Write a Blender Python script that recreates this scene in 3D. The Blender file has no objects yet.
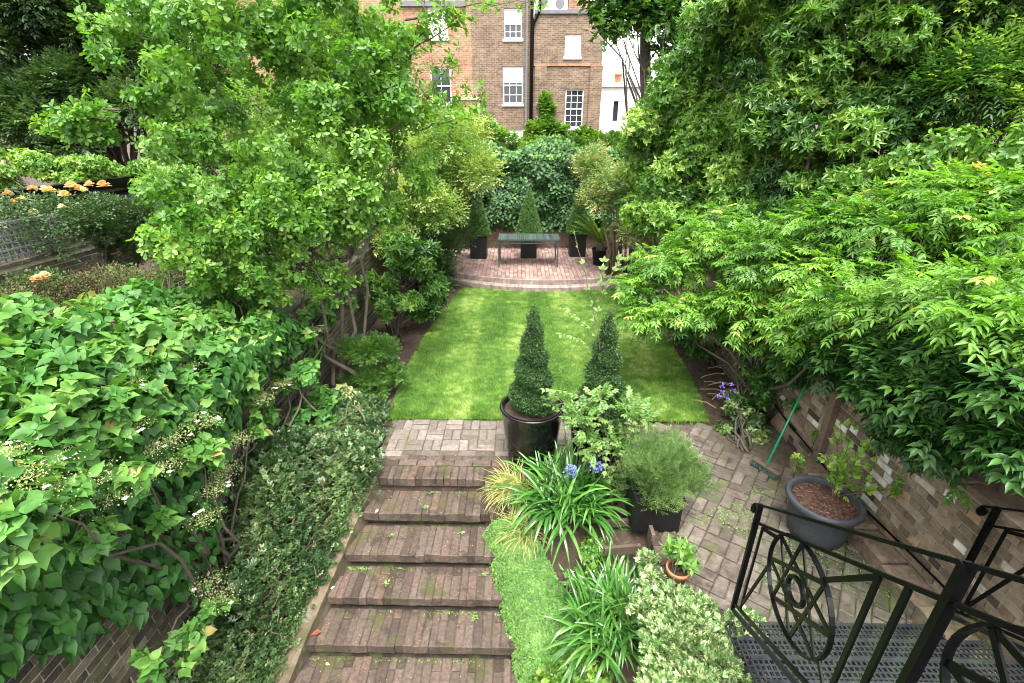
import bpy, math, random
import numpy as np
from mathutils import Vector

random.seed(7)
rng = np.random.default_rng(11)
sc = bpy.context.scene
COL = sc.collection
R = math.radians

# ------------------------------------------------------------------ camera
CAM = Vector((0, 0, 3.7))
PITCH, YAW, F = R(23.8), R(0.95), 480.0
cd = bpy.data.cameras.new("camera")
cam = bpy.data.objects.new("camera", cd)
COL.objects.link(cam)
cam.location = CAM
cam.rotation_euler = (R(90) - PITCH, 0, YAW)
cd.sensor_width = 36
cd.lens = F / 1024 * 36
cd.clip_start = 0.05
cd.clip_end = 3000
sc.camera = cam

# ------------------------------------------------------------------ world and sun
SUN_EL, SUN_AZ = R(68), R(172)         # azimuth of the light's origin, clockwise from +Y
w = bpy.data.worlds.new("World")
sc.world = w
w.use_nodes = True
nt = w.node_tree
nt.nodes.clear()
sky = nt.nodes.new("ShaderNodeTexSky")
sky.sky_type = 'NISHITA'
sky.sun_disc = False
sky.sun_elevation = SUN_EL
sky.sun_rotation = SUN_AZ
sky.air_density = 1.0
sky.dust_density = 3.0
hs = nt.nodes.new("ShaderNodeHueSaturation")
hs.inputs['Saturation'].default_value = 0.12
bg = nt.nodes.new("ShaderNodeBackground")
bg.inputs['Strength'].default_value = 0.15
wo = nt.nodes.new("ShaderNodeOutputWorld")
nt.links.new(sky.outputs[0], hs.inputs['Color'])
nt.links.new(hs.outputs[0], bg.inputs[0])
nt.links.new(bg.outputs[0], wo.inputs[0])
sd = bpy.data.lights.new("sun", 'SUN')
sd.energy = 1.7
sd.angle = R(35)
sd.color = (1.0, 0.97, 0.92)
sun = bpy.data.objects.new("sun", sd)
COL.objects.link(sun)
_d = Vector((math.sin(SUN_AZ) * math.cos(SUN_EL), math.cos(SUN_AZ) * math.cos(SUN_EL), math.sin(SUN_EL)))
sun.rotation_euler = _d.to_track_quat('Z', 'Y').to_euler()
sc.view_settings.view_transform = 'Standard'
sc.view_settings.look = 'None'
sc.view_settings.exposure = 2.32
sc.view_settings.gamma = 1.0
sc.cycles.use_denoising = True
sc.cycles.max_bounces = 7
sc.cycles.diffuse_bounces = 4
sc.cycles.glossy_bounces = 2
sc.cycles.transmission_bounces = 4
sc.cycles.transparent_max_bounces = 6
sc.cycles.use_adaptive_sampling = True
sc.cycles.adaptive_threshold = 0.008
sc.cycles.denoising_prefilter = 'ACCURATE'
sc.cycles.pixel_filter_type = 'BLACKMAN_HARRIS'
sc.cycles.filter_width = 1.05

# ------------------------------------------------------------------ reading positions off the photograph
_cp, _sp, _cy, _sy = math.cos(PITCH), math.sin(PITCH), math.cos(YAW), math.sin(YAW)
def ray(px, py):
    a, v = (px - 512) / F, (py - 341.5) / F
    fy, fz = _cp - v * _sp, -_sp - v * _cp
    return Vector((a * _cy - fy * _sy, a * _sy + fy * _cy, fz))
def G(px, py, z=0.0):
    r = ray(px, py); t = (z - CAM.z) / r.z
    return CAM + r * t
def WY(px, py, y):
    r = ray(px, py); return CAM + r * (y / r.y)
def WX(px, py, x):
    r = ray(px, py); return CAM + r * (x / r.x)

# ------------------------------------------------------------------ materials
def _nodes(name):
    m = bpy.data.materials.new(name); m.use_nodes = True
    n = m.node_tree; n.nodes.clear()
    return m, n, n.nodes.new("ShaderNodeOutputMaterial")
def _ramp(n, stops):
    r = n.nodes.new("ShaderNodeValToRGB")
    e = r.color_ramp.elements
    e[0].position, e[0].color = stops[0][0], (*stops[0][1], 1)
    e[1].position, e[1].color = stops[-1][0], (*stops[-1][1], 1)
    for p, c in stops[1:-1]:
        k = e.new(p); k.color = (*c, 1)
    return r
def _noise(n, scale, detail=4, rough=0.6, vec=None):
    t = n.nodes.new("ShaderNodeTexNoise")
    t.inputs['Scale'].default_value = scale; t.inputs['Detail'].default_value = detail
    t.inputs['Roughness'].default_value = rough
    if vec is None:
        tc = n.nodes.new("ShaderNodeTexCoord"); vec = tc.outputs['Object']
    n.links.new(vec, t.inputs['Vector'])
    return t
def _mix(n, fac, a, b, mode='MIX'):
    x = n.nodes.new("ShaderNodeMix"); x.data_type = 'RGBA'; x.blend_type = mode
    for s, v in ((x.inputs[0], fac), (x.inputs[6], a), (x.inputs[7], b)):
        if isinstance(v, (int, float)): s.default_value = v
        elif isinstance(v, tuple): s.default_value = (*v, 1) if len(v) == 3 else v
        else: n.links.new(v, s)
    return x.outputs[2]
def leaf_mat(name, stops, rough=0.45, trans=0.35, spec=0.5):
    m, n, out = _nodes(name)
    at = n.nodes.new("ShaderNodeAttribute"); at.attribute_name = 'tint'
    rp = _ramp(n, stops); n.links.new(at.outputs['Fac'], rp.inputs[0])
    no = _noise(n, 9, 2)
    hsv = n.nodes.new("ShaderNodeHueSaturation")
    mr = n.nodes.new("ShaderNodeMapRange"); mr.inputs[1].default_value = .3; mr.inputs[2].default_value = .7
    mr.inputs[3].default_value = .75; mr.inputs[4].default_value = 1.25
    n.links.new(no.outputs[0], mr.inputs[0]); n.links.new(mr.outputs[0], hsv.inputs['Value'])
    n.links.new(rp.outputs[0], hsv.inputs['Color'])
    p = n.nodes.new("ShaderNodeBsdfPrincipled")
    p.inputs['Roughness'].default_value = rough
    p.inputs['Specular IOR Level'].default_value = spec
    n.links.new(hsv.outputs[0], p.inputs['Base Color'])
    tr = n.nodes.new("ShaderNodeBsdfTranslucent")
    c2 = _mix(n, 1.0, hsv.outputs[0], (1.25, 1.35, .55), 'MULTIPLY')
    n.links.new(c2, tr.inputs[0])
    mx = n.nodes.new("ShaderNodeMixShader"); mx.inputs[0].default_value = trans
    n.links.new(p.outputs[0], mx.inputs[1]); n.links.new(tr.outputs[0], mx.inputs[2])
    n.links.new(mx.outputs[0], out.inputs[0])
    return m
def solid(name, stops, rough=0.8, nscale=12, namt=0.35, bump=0.3, bscale=40, stain=None, spec=0.4, metal=0, moss=None, coat=0):
    """stops: colours over the per-piece attribute 'tint'; noise mottles it; bump roughens it"""
    m, n, out = _nodes(name)
    if isinstance(stops[0], float): stops = [(0, stops), (1, stops)]
    at = n.nodes.new("ShaderNodeAttribute"); at.attribute_name = 'tint'
    rp = _ramp(n, stops); n.links.new(at.outputs['Fac'], rp.inputs[0])
    no = _noise(n, nscale, 6, .65)
    mr = n.nodes.new("ShaderNodeMapRange"); mr.inputs[1].default_value = .3; mr.inputs[2].default_value = .7
    mr.inputs[3].default_value = 1 - namt; mr.inputs[4].default_value = 1 + namt
    n.links.new(no.outputs[0], mr.inputs[0])
    hsv = n.nodes.new("ShaderNodeHueSaturation")
    n.links.new(mr.outputs[0], hsv.inputs['Value']); n.links.new(rp.outputs[0], hsv.inputs['Color'])
    c = hsv.outputs[0]
    if stain:
        n2 = _noise(n, stain[1], 5, .7)
        m2 = n.nodes.new("ShaderNodeMapRange"); m2.inputs[1].default_value = stain[2]; m2.inputs[2].default_value = stain[2] + .12
        n.links.new(n2.outputs[0], m2.inputs[0]); c = _mix(n, m2.outputs[0], c, stain[0])
    if moss:
        n2 = _noise(n, moss[1], 6, .7)
        m2 = n.nodes.new("ShaderNodeMapRange"); m2.inputs[1].default_value = moss[2]; m2.inputs[2].default_value = moss[2] + .1
        n.links.new(n2.outputs[0], m2.inputs[0]); c = _mix(n, m2.outputs[0], c, moss[0])
    p = n.nodes.new("ShaderNodeBsdfPrincipled")
    p.inputs['Roughness'].default_value = rough; p.inputs['Metallic'].default_value = metal
    p.inputs['Specular IOR Level'].default_value = spec
    p.inputs['Coat Weight'].default_value = coat; p.inputs['Coat Roughness'].default_value = .12
    n.links.new(c, p.inputs['Base Color'])
    if bump:
        nb = _noise(n, bscale, 8, .7)
        b = n.nodes.new("ShaderNodeBump"); b.inputs['Strength'].default_value = bump; b.inputs['Distance'].default_value = .01
        n.links.new(nb.outputs[0], b.inputs['Height']); n.links.new(b.outputs[0], p.inputs['Normal'])
    n.links.new(p.outputs[0], out.inputs[0])
    return m
def far_brick(name, c1, c2, mortar):
    m, n, out = _nodes(name)
    tc = n.nodes.new("ShaderNodeTexCoord"); sx = n.nodes.new("ShaderNodeSeparateXYZ"); cb = n.nodes.new("ShaderNodeCombineXYZ")
    n.links.new(tc.outputs['Object'], sx.inputs[0])
    ad = n.nodes.new("ShaderNodeMath"); ad.operation = 'ADD'
    n.links.new(sx.outputs[0], ad.inputs[0]); n.links.new(sx.outputs[1], ad.inputs[1])
    n.links.new(ad.outputs[0], cb.inputs[0]); n.links.new(sx.outputs[2], cb.inputs[1])
    b = n.nodes.new("ShaderNodeTexBrick")
    b.inputs['Scale'].default_value = 1; b.inputs['Brick Width'].default_value = .235; b.inputs['Row Height'].default_value = .078
    b.inputs['Mortar Size'].default_value = .011; b.inputs['Color1'].default_value = (*c1, 1); b.inputs['Color2'].default_value = (*c2, 1)
    b.inputs['Mortar'].default_value = (*mortar, 1); b.inputs['Bias'].default_value = 0
    n.links.new(cb.outputs[0], b.inputs['Vector'])
    no = _noise(n, 1.3, 6, .7, tc.outputs['Object'])
    mr = n.nodes.new("ShaderNodeMapRange"); mr.inputs[1].default_value = .3; mr.inputs[2].default_value = .7
    mr.inputs[3].default_value = .68; mr.inputs[4].default_value = 1.25
    n.links.new(no.outputs[0], mr.inputs[0])
    n3 = _noise(n, 7, 3, .7, cb.outputs[0])
    m3 = n.nodes.new("ShaderNodeMapRange"); m3.inputs[1].default_value = .3; m3.inputs[2].default_value = .7
    m3.inputs[3].default_value = .7; m3.inputs[4].default_value = 1.3
    n.links.new(n3.outputs[0], m3.inputs[0])
    mu = n.nodes.new("ShaderNodeMath"); mu.operation = 'MULTIPLY'
    n.links.new(mr.outputs[0], mu.inputs[0]); n.links.new(m3.outputs[0], mu.inputs[1])
    h = n.nodes.new("ShaderNodeHueSaturation"); n.links.new(b.outputs[0], h.inputs['Color']); n.links.new(mu.outputs[0], h.inputs['Value'])
    p = n.nodes.new("ShaderNodeBsdfPrincipled"); p.inputs['Roughness'].default_value = .9
    n.links.new(h.outputs[0], p.inputs['Base Color']); n.links.new(p.outputs[0], out.inputs[0])
    return m

# ------------------------------------------------------------------ object helpers
def tag(o, label=None, cat=None, group=None, kind=None):
    if label: o['label'] = label
    if cat: o['category'] = cat
    if group: o['group'] = group
    if kind: o['kind'] = kind
    return o
def empty(name, loc, label, cat, group=None):
    o = bpy.data.objects.new(name, None); COL.objects.link(o)
    o.location = loc; o.empty_display_size = .1
    return tag(o, label, cat, group)
def link_mesh(name, me, mat, parent=None):
    me.materials.append(mat)
    o = bpy.data.objects.new(name, me); COL.objects.link(o)
    if parent:
        o.parent = parent
        o.location = (0, 0, 0) if parent.type == 'MESH' else -Vector(parent.location)      # geometry is given in world coordinates
    return o
def recenter(o):
    """put a parentless mesh's origin at its base"""
    me = o.data; n = len(me.vertices)
    co = np.empty(n * 3, np.float32); me.vertices.foreach_get('co', co); co = co.reshape(-1, 3)
    c = (co.min(0) + co.max(0)) / 2; c[2] = co[:, 2].min()
    me.vertices.foreach_set('co', (co - c).ravel()); o.location = [float(v) for v in c]; me.update()
    return o
class MB:
    def __init__(s): s.v, s.f, s.t = [], [], []
    def add(s, vs, fs, t=.5):
        k = len(s.v); s.v += [tuple(v) for v in vs]
        for f in fs: s.f.append([i + k for i in f]); s.t.append(t)
        return s
    def box(s, x0, x1, y0, y1, z0, z1, t=.5, j=0):
        v = [(x, y, z) for z in (z0, z1) for (x, y) in ((x0, y0), (x1, y0), (x1, y1), (x0, y1))]
        if j: v = [tuple(c + random.uniform(-j, j) for c in p) for p in v]
        return s.add(v, [(3, 2, 1, 0), (4, 5, 6, 7), (0, 1, 5, 4), (1, 2, 6, 5), (2, 3, 7, 6), (3, 0, 4, 7)], t)
    def hexa(s, v, t=.5):
        return s.add(v, [(3, 2, 1, 0), (4, 5, 6, 7), (0, 1, 5, 4), (1, 2, 6, 5), (2, 3, 7, 6), (3, 0, 4, 7)], t)
    def soft(s, x0, x1, y0, y1, z0, z1, t=.5, b=.008, j=.003):
        """a worn brick or paver: bevelled top edges, jittered"""
        J = lambda: random.uniform(-j, j)
        lo = [(x0, y0), (x1, y0), (x1, y1), (x0, y1)]
        hi = [(x0 + b, y0 + b), (x1 - b, y0 + b), (x1 - b, y1 - b), (x0 + b, y1 - b)]
        dx = [(J(), J()) for _ in range(4)]; dz = J()
        v = [(x + d[0], y + d[1], z0) for (x, y), d in zip(lo, dx)]
        v += [(x + d[0], y + d[1], z1 - b * .8 + dz) for (x, y), d in zip(lo, dx)]
        v += [(x + d[0] * 1.3, y + d[1] * 1.3, z1 + dz + J() * .5) for (x, y), d in zip(hi, dx)]
        f = [(3, 2, 1, 0), (8, 9, 10, 11)]
        for a in (0, 4):
            f += [(a + i, a + (i + 1) % 4, a + 4 + (i + 1) % 4, a + 4 + i) for i in range(4)]
        return s.add(v, f, t)
    def bar(s, a, b, wd, th, side=(0, 0, 1), t=.5):
        """rectangular bar from a to b; wd across, th along `side`"""
        a, b = Vector(a), Vector(b); d = (b - a).normalized(); u = Vector(side); u = (u - d * u.dot(d)).normalized(); q = d.cross(u)
        v = []
        for p in (a, b):
            for i, k in ((-1, -1), (1, -1), (1, 1), (-1, 1)): v.append(p + q * (i * wd / 2) + u * (k * th / 2))
        return s.add(v, [(3, 2, 1, 0), (4, 5, 6, 7), (0, 1, 5, 4), (1, 2, 6, 5), (2, 3, 7, 6), (3, 0, 4, 7)], t)
    def tube(s, pts, rad, n=7, t=.5, cap=True):
        pts = [Vector(p) for p in pts]; m = len(pts)
        if isinstance(rad, (int, float)): rad = [rad] * m
        vs = []; prev = None
        for i, p in enumerate(pts):
            d = (pts[min(i + 1, m - 1)] - pts[max(i - 1, 0)]).normalized()
            if prev is None: u = d.orthogonal().normalized()
            else:
                u = prev - d * prev.dot(d); u = u.normalized() if u.length > 1e-5 else d.orthogonal().normalized()
            prev = u; q = d.cross(u)
            for k in range(n):
                a = 2 * math.pi * k / n; vs.append(p + (u * math.cos(a) + q * math.sin(a)) * rad[i])
        fs = [(i * n + k, i * n + (k + 1) % n, (i + 1) * n + (k + 1) % n, (i + 1) * n + k) for i in range(m - 1) for k in range(n)]
        if cap: fs += [tuple(range(n - 1, -1, -1)), tuple((m - 1) * n + k for k in range(n))]
        return s.add(vs, fs, t)
    def lathe(s, c, prof, n=32, t=.5, sq=False):
        """prof: (radius, z) pairs round the vertical axis through c"""
        vs = []; m = len(prof)
        for r, z in prof:
            for k in range(n):
                a = 2 * math.pi * (k + (.5 if sq else 0)) / n; rr = r * (1.41421 if sq else 1)
                vs.append((c[0] + rr * math.cos(a), c[1] + rr * math.sin(a), c[2] + z))
        fs = [(i * n + k, i * n + (k + 1) % n, (i + 1) * n + (k + 1) % n, (i + 1) * n + k) for i in range(m - 1) for k in range(n)]
        fs += [tuple(range(n - 1, -1, -1)), tuple((m - 1) * n + k for k in range(n))]
        return s.add(vs, fs, t)
    def build(s, name, mat, parent=None, smooth=False):
        me = bpy.data.meshes.new(name); me.from_pydata(s.v, [], s.f); me.update()
        a = me.attributes.new('tint', 'FLOAT', 'FACE'); a.data.foreach_set('value', np.array(s.t, np.float32))
        if smooth: me.polygons.foreach_set('use_smooth', [True] * len(me.polygons))
        return link_mesh(name, me, mat, parent)

# ------------------------------------------------------------------ leaves by the thousand
def unit(a): return a / np.maximum(np.linalg.norm(a, axis=-1, keepdims=True), 1e-6)
def rdir(n): return unit(rng.normal(size=(n, 3)))
#  template: (along, across, lift) per vertex, faces
OVAL = (np.array([(0, 0, 0), (.10, .26, .05), (.32, .46, .09), (.60, .40, .06), (.83, .17, -.02), (1.06, 0, -.17), (.83, -.17, -.02), (.60, -.40, .06), (.32, -.46, .09), (.10, -.26, .05), (.35, 0, .0), (.68, 0, -.03)]),
        [(0, 10, 2, 1), (10, 11, 3, 2), (11, 5, 4, 3), (0, 9, 8, 10), (10, 8, 7, 11), (11, 7, 6, 5)])
HEX = (np.array([(0, 0, 0), (.3, .46, .10), (.7, .38, .04), (1, 0, -.1), (.7, -.38, .04), (.3, -.46, .10)]), [(0, 3, 2, 1), (0, 5, 4, 3)])
LANCE = (np.array([(0, 0, 0), (.35, .5, .06), (1, 0, -.16), (.35, -.5, .06)]), [(0, 2, 1), (0, 3, 2)])
OBOV = (np.array([(0, 0, 0), (.45, .36, .06), (.8, .42, .05), (1, 0, -.06), (.8, -.42, .05), (.45, -.36, .06)]), [(0, 3, 2, 1), (0, 5, 4, 3)])
class Leaves:
    def __init__(s): s.a = []
    def add(s, p, d, n, L, W, t):
        k = len(p)
        f = lambda x: np.broadcast_to(np.asarray(x, float), (k,)) if np.ndim(x) < 2 else x
        s.a.append((np.asarray(p, float), unit(np.asarray(d, float)), np.asarray(n, float), f(L), f(W), f(t)))
        return s
    def n(s): return sum(len(x[0]) for x in s.a)
    def build(s, name, mat, parent=None, tpl=HEX, keep=None):
        p, d, n, L, W, t = [np.concatenate([x[i] for x in s.a]) for i in range(6)]
        if keep is not None:
            k = keep(p); p, d, n, L, W, t = p[k], d[k], n[k], L[k], W[k], t[k]
        sd = unit(np.cross(n, d)); nn = np.cross(d, sd)
        T, faces = tpl; m = len(T); N = len(p)
        V = (p[:, None] + d[:, None] * (L[:, None, None] * T[None, :, 0:1]) + sd[:, None] * (W[:, None, None] * T[None, :, 1:2])
             + nn[:, None] * (L[:, None, None] * T[None, :, 2:3])).reshape(-1, 3).astype(np.float32)
        me = bpy.data.meshes.new(name)
        fl = []
        for f in faces: fl.append([f[i] for i in range(len(f)) if i == 0 or f[i] != f[i - 1]])
        tot = np.array([len(f) for f in fl]); flat = np.array([i for f in fl for i in f])
        me.vertices.add(len(V)); me.vertices.foreach_set('co', V.ravel())
        idx = (flat[None] + (np.arange(N) * m)[:, None]).ravel().astype(np.int32)
        me.loops.add(len(idx)); me.loops.foreach_set('vertex_index', idx)
        tt = np.tile(tot, N); st = np.concatenate([[0], np.cumsum(tt)[:-1]]).astype(np.int32)
        me.polygons.add(len(tt)); me.polygons.foreach_set('loop_start', st)
        me.update(calc_edges=True)
        a = me.attributes.new('tint', 'FLOAT', 'FACE')
        a.data.foreach_set('value', np.repeat(np.clip(t, 0, 1), len(fl)).astype(np.float32))
        return link_mesh(name, me, mat, parent)

def lumps(blobs, per=9, rr=(.3, .5), shell=(.55, 1.0)):
    """blobs (x,y,z,rx,ry,rz) broken into smaller lumps so outlines are uneven"""
    out = []
    for b in blobs:
        k = max(3, int(per)); dr = rdir(k); rad = rng.uniform(*shell, size=(k, 1))
        c = np.array(b[:3]) + dr * rad * np.array(b[3:6]) * .8
        for i in range(k):
            q = rng.uniform(*rr); out.append((*c[i], b[3] * q, b[4] * q, b[5] * q * .85))
    return np.array(out)
def sample(lp, n, rin=.35, up=.35, jit=.45):
    """twig tips and growing directions over lumps, weighted by their surface"""
    w_ = (lp[:, 3] * lp[:, 5] + lp[:, 3] * lp[:, 4]); w_ = w_ / w_.sum()
    i = rng.choice(len(lp), size=n, p=w_); dr = rdir(n)
    r = rng.uniform(rin ** 2, 1, size=(n, 1)) ** .5
    p = lp[i, :3] + dr * lp[i, 3:6] * r
    u = unit(dr + np.array([0, 0, up]) + rng.normal(size=(n, 3)) * jit)
    return p, u, i, r[:, 0]
def whorl(LV, p, u, K, L, W, t, open_=(50, 85), lj=.3):
    """K leaves round each twig tip"""
    n = len(p); a = unit(np.cross(u, rdir(n))); b = np.cross(u, a)
    for k in range(K):
        ph = 2 * np.pi * k / K + rng.normal(size=n) * .35
        th = np.radians(rng.uniform(*open_, size=n))
        rad = a * np.cos(ph)[:, None] + b * np.sin(ph)[:, None]
        d = u * np.cos(th)[:, None] + rad * np.sin(th)[:, None]
        d[:, 2] -= .12
        l = L * rng.uniform(1 - lj, 1 + lj, size=n)
        LV.add(p + d * .004, d, u * 1.0 + rng.normal(size=(n, 3)) * .15, l, l * W / L, t + rng.normal(size=n) * .10)
def spray(LV, p, u, K, step, L, W, t, ang=55, droop=.0, lj=.2, tip=True, flat=.8):
    """alternate or pinnate leaves along a short stem; droop bends the stem down"""
    n = len(p); up = np.array([0, 0, 1.0]) * flat + rdir(n) * (1 - flat)
    s0 = unit(np.cross(u, up)); q = p.copy(); d0 = u.copy()
    for k in range(K):
        d0 = unit(d0 - np.array([0, 0, droop])); q = q + d0 * step
        nrm = unit(np.cross(s0, d0)); nrm = np.where(nrm[:, 2:3] < 0, -nrm, nrm)
        for sg in ((-1, 1) if droop or ang > 50 else ((-1) ** k,)):
            a = np.radians(ang + rng.normal(size=n) * 9)
            d = d0 * np.cos(a)[:, None] + s0 * (sg * np.sin(a))[:, None]; d[:, 2] -= .10 + droop * .6
            l = L * rng.uniform(1 - lj, 1 + lj, size=n)
            LV.add(q, d, nrm + rng.normal(size=(n, 3)) * .22, l, l * W / L, t + rng.normal(size=n) * .08)
    if tip:
        l = L * rng.uniform(1, 1 + lj, size=n)
        LV.add(q, d0, nrm, l, l * W / L, t + .05)
def limb(a, b, sag=.12, k=6, wob=.06):
    a, b = Vector(a), Vector(b); pts = []; L = (b - a).length
    for i in range(k + 1):
        f = i / k; p = a.lerp(b, f); p.z += math.sin(f * math.pi) * L * sag
        if 0 < i < k: p += Vector((random.gauss(0, wob), random.gauss(0, wob), random.gauss(0, wob))) * L * .5
        pts.append(p)
    return pts
def stems(mb, base, lp, n, r0=.02, r1=.004, sag=.1):
    ids = rng.choice(len(lp), size=min(n, len(lp)), replace=False)
    for i in ids:
        b0 = Vector(base) + Vector((random.gauss(0, .06), random.gauss(0, .06), 0))
        pts = limb(b0, lp[i, :3], sag); k = len(pts)
        mb.tube(pts, [r0 + (r1 - r0) * j / (k - 1) for j in range(k)], 5, t=random.random())
def BX(px, py, x, r, ry=None, rz=None):
    c = WX(px, py, x); return (c.x, c.y, c.z, r, ry or r, rz or r)
def B(px, py, y, r, ry=None, rz=None):
    c = WY(px, py, y); return (c.x, c.y, c.z, r, ry or r, rz or r)

# =================================================================== the setting: earth, lawn, paving, steps
RISE = .20
_nose = [(379, 484, 478), (363, 489, 513), (345, 499, 554), (327, 509, 597), (306, 522, 645)]
_l = [G(a, c, -RISE * i) for i, (a, b, c) in enumerate(_nose)]; _r = [G(b, c, -RISE * i) for i, (a, b, c) in enumerate(_nose)]
STEP_Y = [(a.y + b.y) / 2 for a, b in zip(_l, _r)]; STEP_L = [a.x for a in _l]; STEP_R = [b.x for b in _r]
for _k in range(3): STEP_Y.append(STEP_Y[-1] - .355); STEP_L.append(STEP_L[-1] - .07); STEP_R.append(STEP_R[-1] + .08)
SLOPE = RISE * 4 / (STEP_Y[0] - STEP_Y[4])
def stair_z(y): return np.where(y > STEP_Y[0], 0, np.maximum((y - STEP_Y[0]) * SLOPE, -1.6))
def kerb_w(y): return .12 + .26 * np.clip((4.6 - y) / 2.6, 0, 1.2)
def left_edge(y): return np.interp(y, STEP_Y[::-1], STEP_L[::-1])
def right_edge(y): return np.interp(y, STEP_Y[::-1], STEP_R[::-1])
WALL_L, WALL_R = -3.05, 3.5
def bank_z(x, y):                       # soil left of the stairs, rising a little to the wall
    f = np.clip((left_edge(y) - kerb_w(y) - x) / 1.0, 0, 1)
    return stair_z(y) + np.where(y < 4.6, .05 + f * .18, 0)
def bed_z(x, y):                        # planting bed right of the stairs
    f = np.clip((x - right_edge(y)) / 1.2, 0, 1)
    return stair_z(y) * (1 - .55 * f ** 1.5) + np.where(y < 4.4, .02 + .04 * f, 0)
def terrain(x, y):
    z = np.full_like(x, -.03)
    z = np.where((y < 4.45) & (x < left_edge(y) - kerb_w(y) + .03), bank_z(x, y), z)
    z = np.where((y < 4.45) & (x >= left_edge(y) - kerb_w(y) + .03) & (x <= right_edge(y)), stair_z(y) - .28, z)
    z = np.where((y < 4.35) & (x > right_edge(y)) & (x < 1.3), bed_z(x, y), z)
    z = np.where((y < 2.3) & (x >= 1.3), -.03, z)
    z = np.where(x < WALL_L - .1, .95, z)
    z = np.where((y > 11.8) & (x > -2.9) & (x < WALL_R) & (y < 15.4), .05, z)
    return z
xs = np.concatenate([[-900, -300, -120, -60, -30, -18, -12, -9, -7, -6, -5, -4, -3.3], np.arange(-3.15, 3.75, .06), [4, 5, 7, 10, 20, 50, 120, 300, 900]])
ys = np.concatenate([[-900, -200, -50, -15, -6, -3, -1, 0, .6, 1.2], np.arange(1.5, 12.2, .07), np.arange(12.3, 16, .3), [17, 19, 22, 30, 60, 120, 300, 900]])
X, Y_ = np.meshgrid(xs, ys)
Z = terrain(X, Y_) + rng.normal(size=X.shape) * .007 * (np.abs(X) < 4)
nx, ny = len(xs), len(ys)
V = np.stack([X, Y_, Z], -1).reshape(-1, 3)
me = bpy.data.meshes.new('garden_soil')
me.from_pydata(V.tolist(), [], [(j * nx + i, j * nx + i + 1, (j + 1) * nx + i + 1, (j + 1) * nx + i) for j in range(ny - 1) for i in range(nx - 1)])
M_soil = solid('soil', [(0, (.045, .030, .020)), (1, (.045, .030, .020))], .95, 7, .45, 1.0, 60, stain=((.09, .06, .035), 25, .55))
tag(link_mesh('garden_soil', me, M_soil), kind='structure')

# lawn: a mown sheet and its blades
def smooth_noise(x, y, s, seed=0):
    r = np.random.default_rng(seed); g = r.random((64, 64))
    a, b = (x * s) % 63, (y * s) % 63; i, j = a.astype(int), b.astype(int); u, v = a - i, b - j
    u, v = u * u * (3 - 2 * u), v * v * (3 - 2 * v)
    return (g[i, j] * (1 - u) * (1 - v) + g[i + 1, j] * u * (1 - v) + g[i, j + 1] * (1 - u) * v + g[i + 1, j + 1] * u * v)
LY = np.array([5.68, 6.4, 7.3, 8.5, 9.6, 10.6, 11.35, 11.75])
LLX = np.array([-1.80, -1.86, -1.90, -1.85, -1.74, -1.62, -1.52, -1.45])
LRX = np.array([2.62, 2.72, 2.82, 2.84, 2.80, 2.76, 2.74, 2.70])
lv, lf = [], []
yy = np.linspace(5.68, 11.75, 60)
for y in yy:
    a, b = np.interp(y, LY, LLX), np.interp(y, LY, LRX)
    a += .03 * math.sin(y * 5) + random.gauss(0, .012); b += .03 * math.sin(y * 4.1 + 1) + random.gauss(0, .012)
    for k in range(13):
        lv.append((a + (b - a) * k / 12, y, .012))
for j in range(59):
    for k in range(12): lf.append((j * 13 + k, j * 13 + k + 1, (j + 1) * 13 + k + 1, (j + 1) * 13 + k))
me = bpy.data.meshes.new('lawn'); me.from_pydata(lv, [], lf)
M_lawn = solid('lawn_turf', [(0, (.06, .12, .02)), (1, (.06, .12, .02))], .9, 5, .4, .8, 120, stain=((.13, .17, .05), 3.2, .55))
tag(link_mesh('lawn', me, M_lawn), kind='structure')
N = 230000
y = 5.66 + 6.05 * rng.random(N) ** 1.25 + rng.normal(size=N) * .018 * (1 + smooth_noise(rng.random(N) * 60, np.zeros(N), 1, 3))
a, b = np.interp(y, LY, LLX), np.interp(y, LY, LRX)
x = a - .02 + (b - a + .04) * rng.random(N)
pn = np.stack([x, y, np.full(N, .010)], -1)
stripe = .5 + .5 * np.sin((x + .03 * y) * 2 * np.pi / 1.05)
tn = .42 + .13 * np.tanh(3 * np.sin((x + .03 * y) * 2 * np.pi / 1.05)) + .35 * (smooth_noise(x + 9, y, 1.3, 1) - .5) + .55 * (smooth_noise(x + 9, y, 4.5, 2) - .5) + .5 * (smooth_noise(x + 9, y, 11, 22) - .5) + .55 * (smooth_noise(x + 9, y * .3, 2.2, 6) - .5) + .20 * (stripe > .5) * 0 + rng.normal(size=N) * .17
dn = unit(np.stack([rng.normal(size=N) * .6, rng.normal(size=N) * .6 + np.where(stripe > .5, .12, -.12), np.full(N, 1.0)], -1))
GR = Leaves().add(pn, dn, np.cross(dn, rdir(N)), rng.uniform(.018, .052, N), .0065, tn)
M_grass = leaf_mat('grass_blade', [(0, (.055, .14, .014)), (.45, (.13, .26, .03)), (.8, (.26, .39, .075)), (1, (.44, .50, .18))], .6, .35, .3)
BLADE = (np.array([(0, .5, 0), (0, -.5, 0), (1, 0, -.1)]), [(0, 1, 2)])
tag(GR.build('grass', M_grass, tpl=BLADE), kind='stuff')

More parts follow.
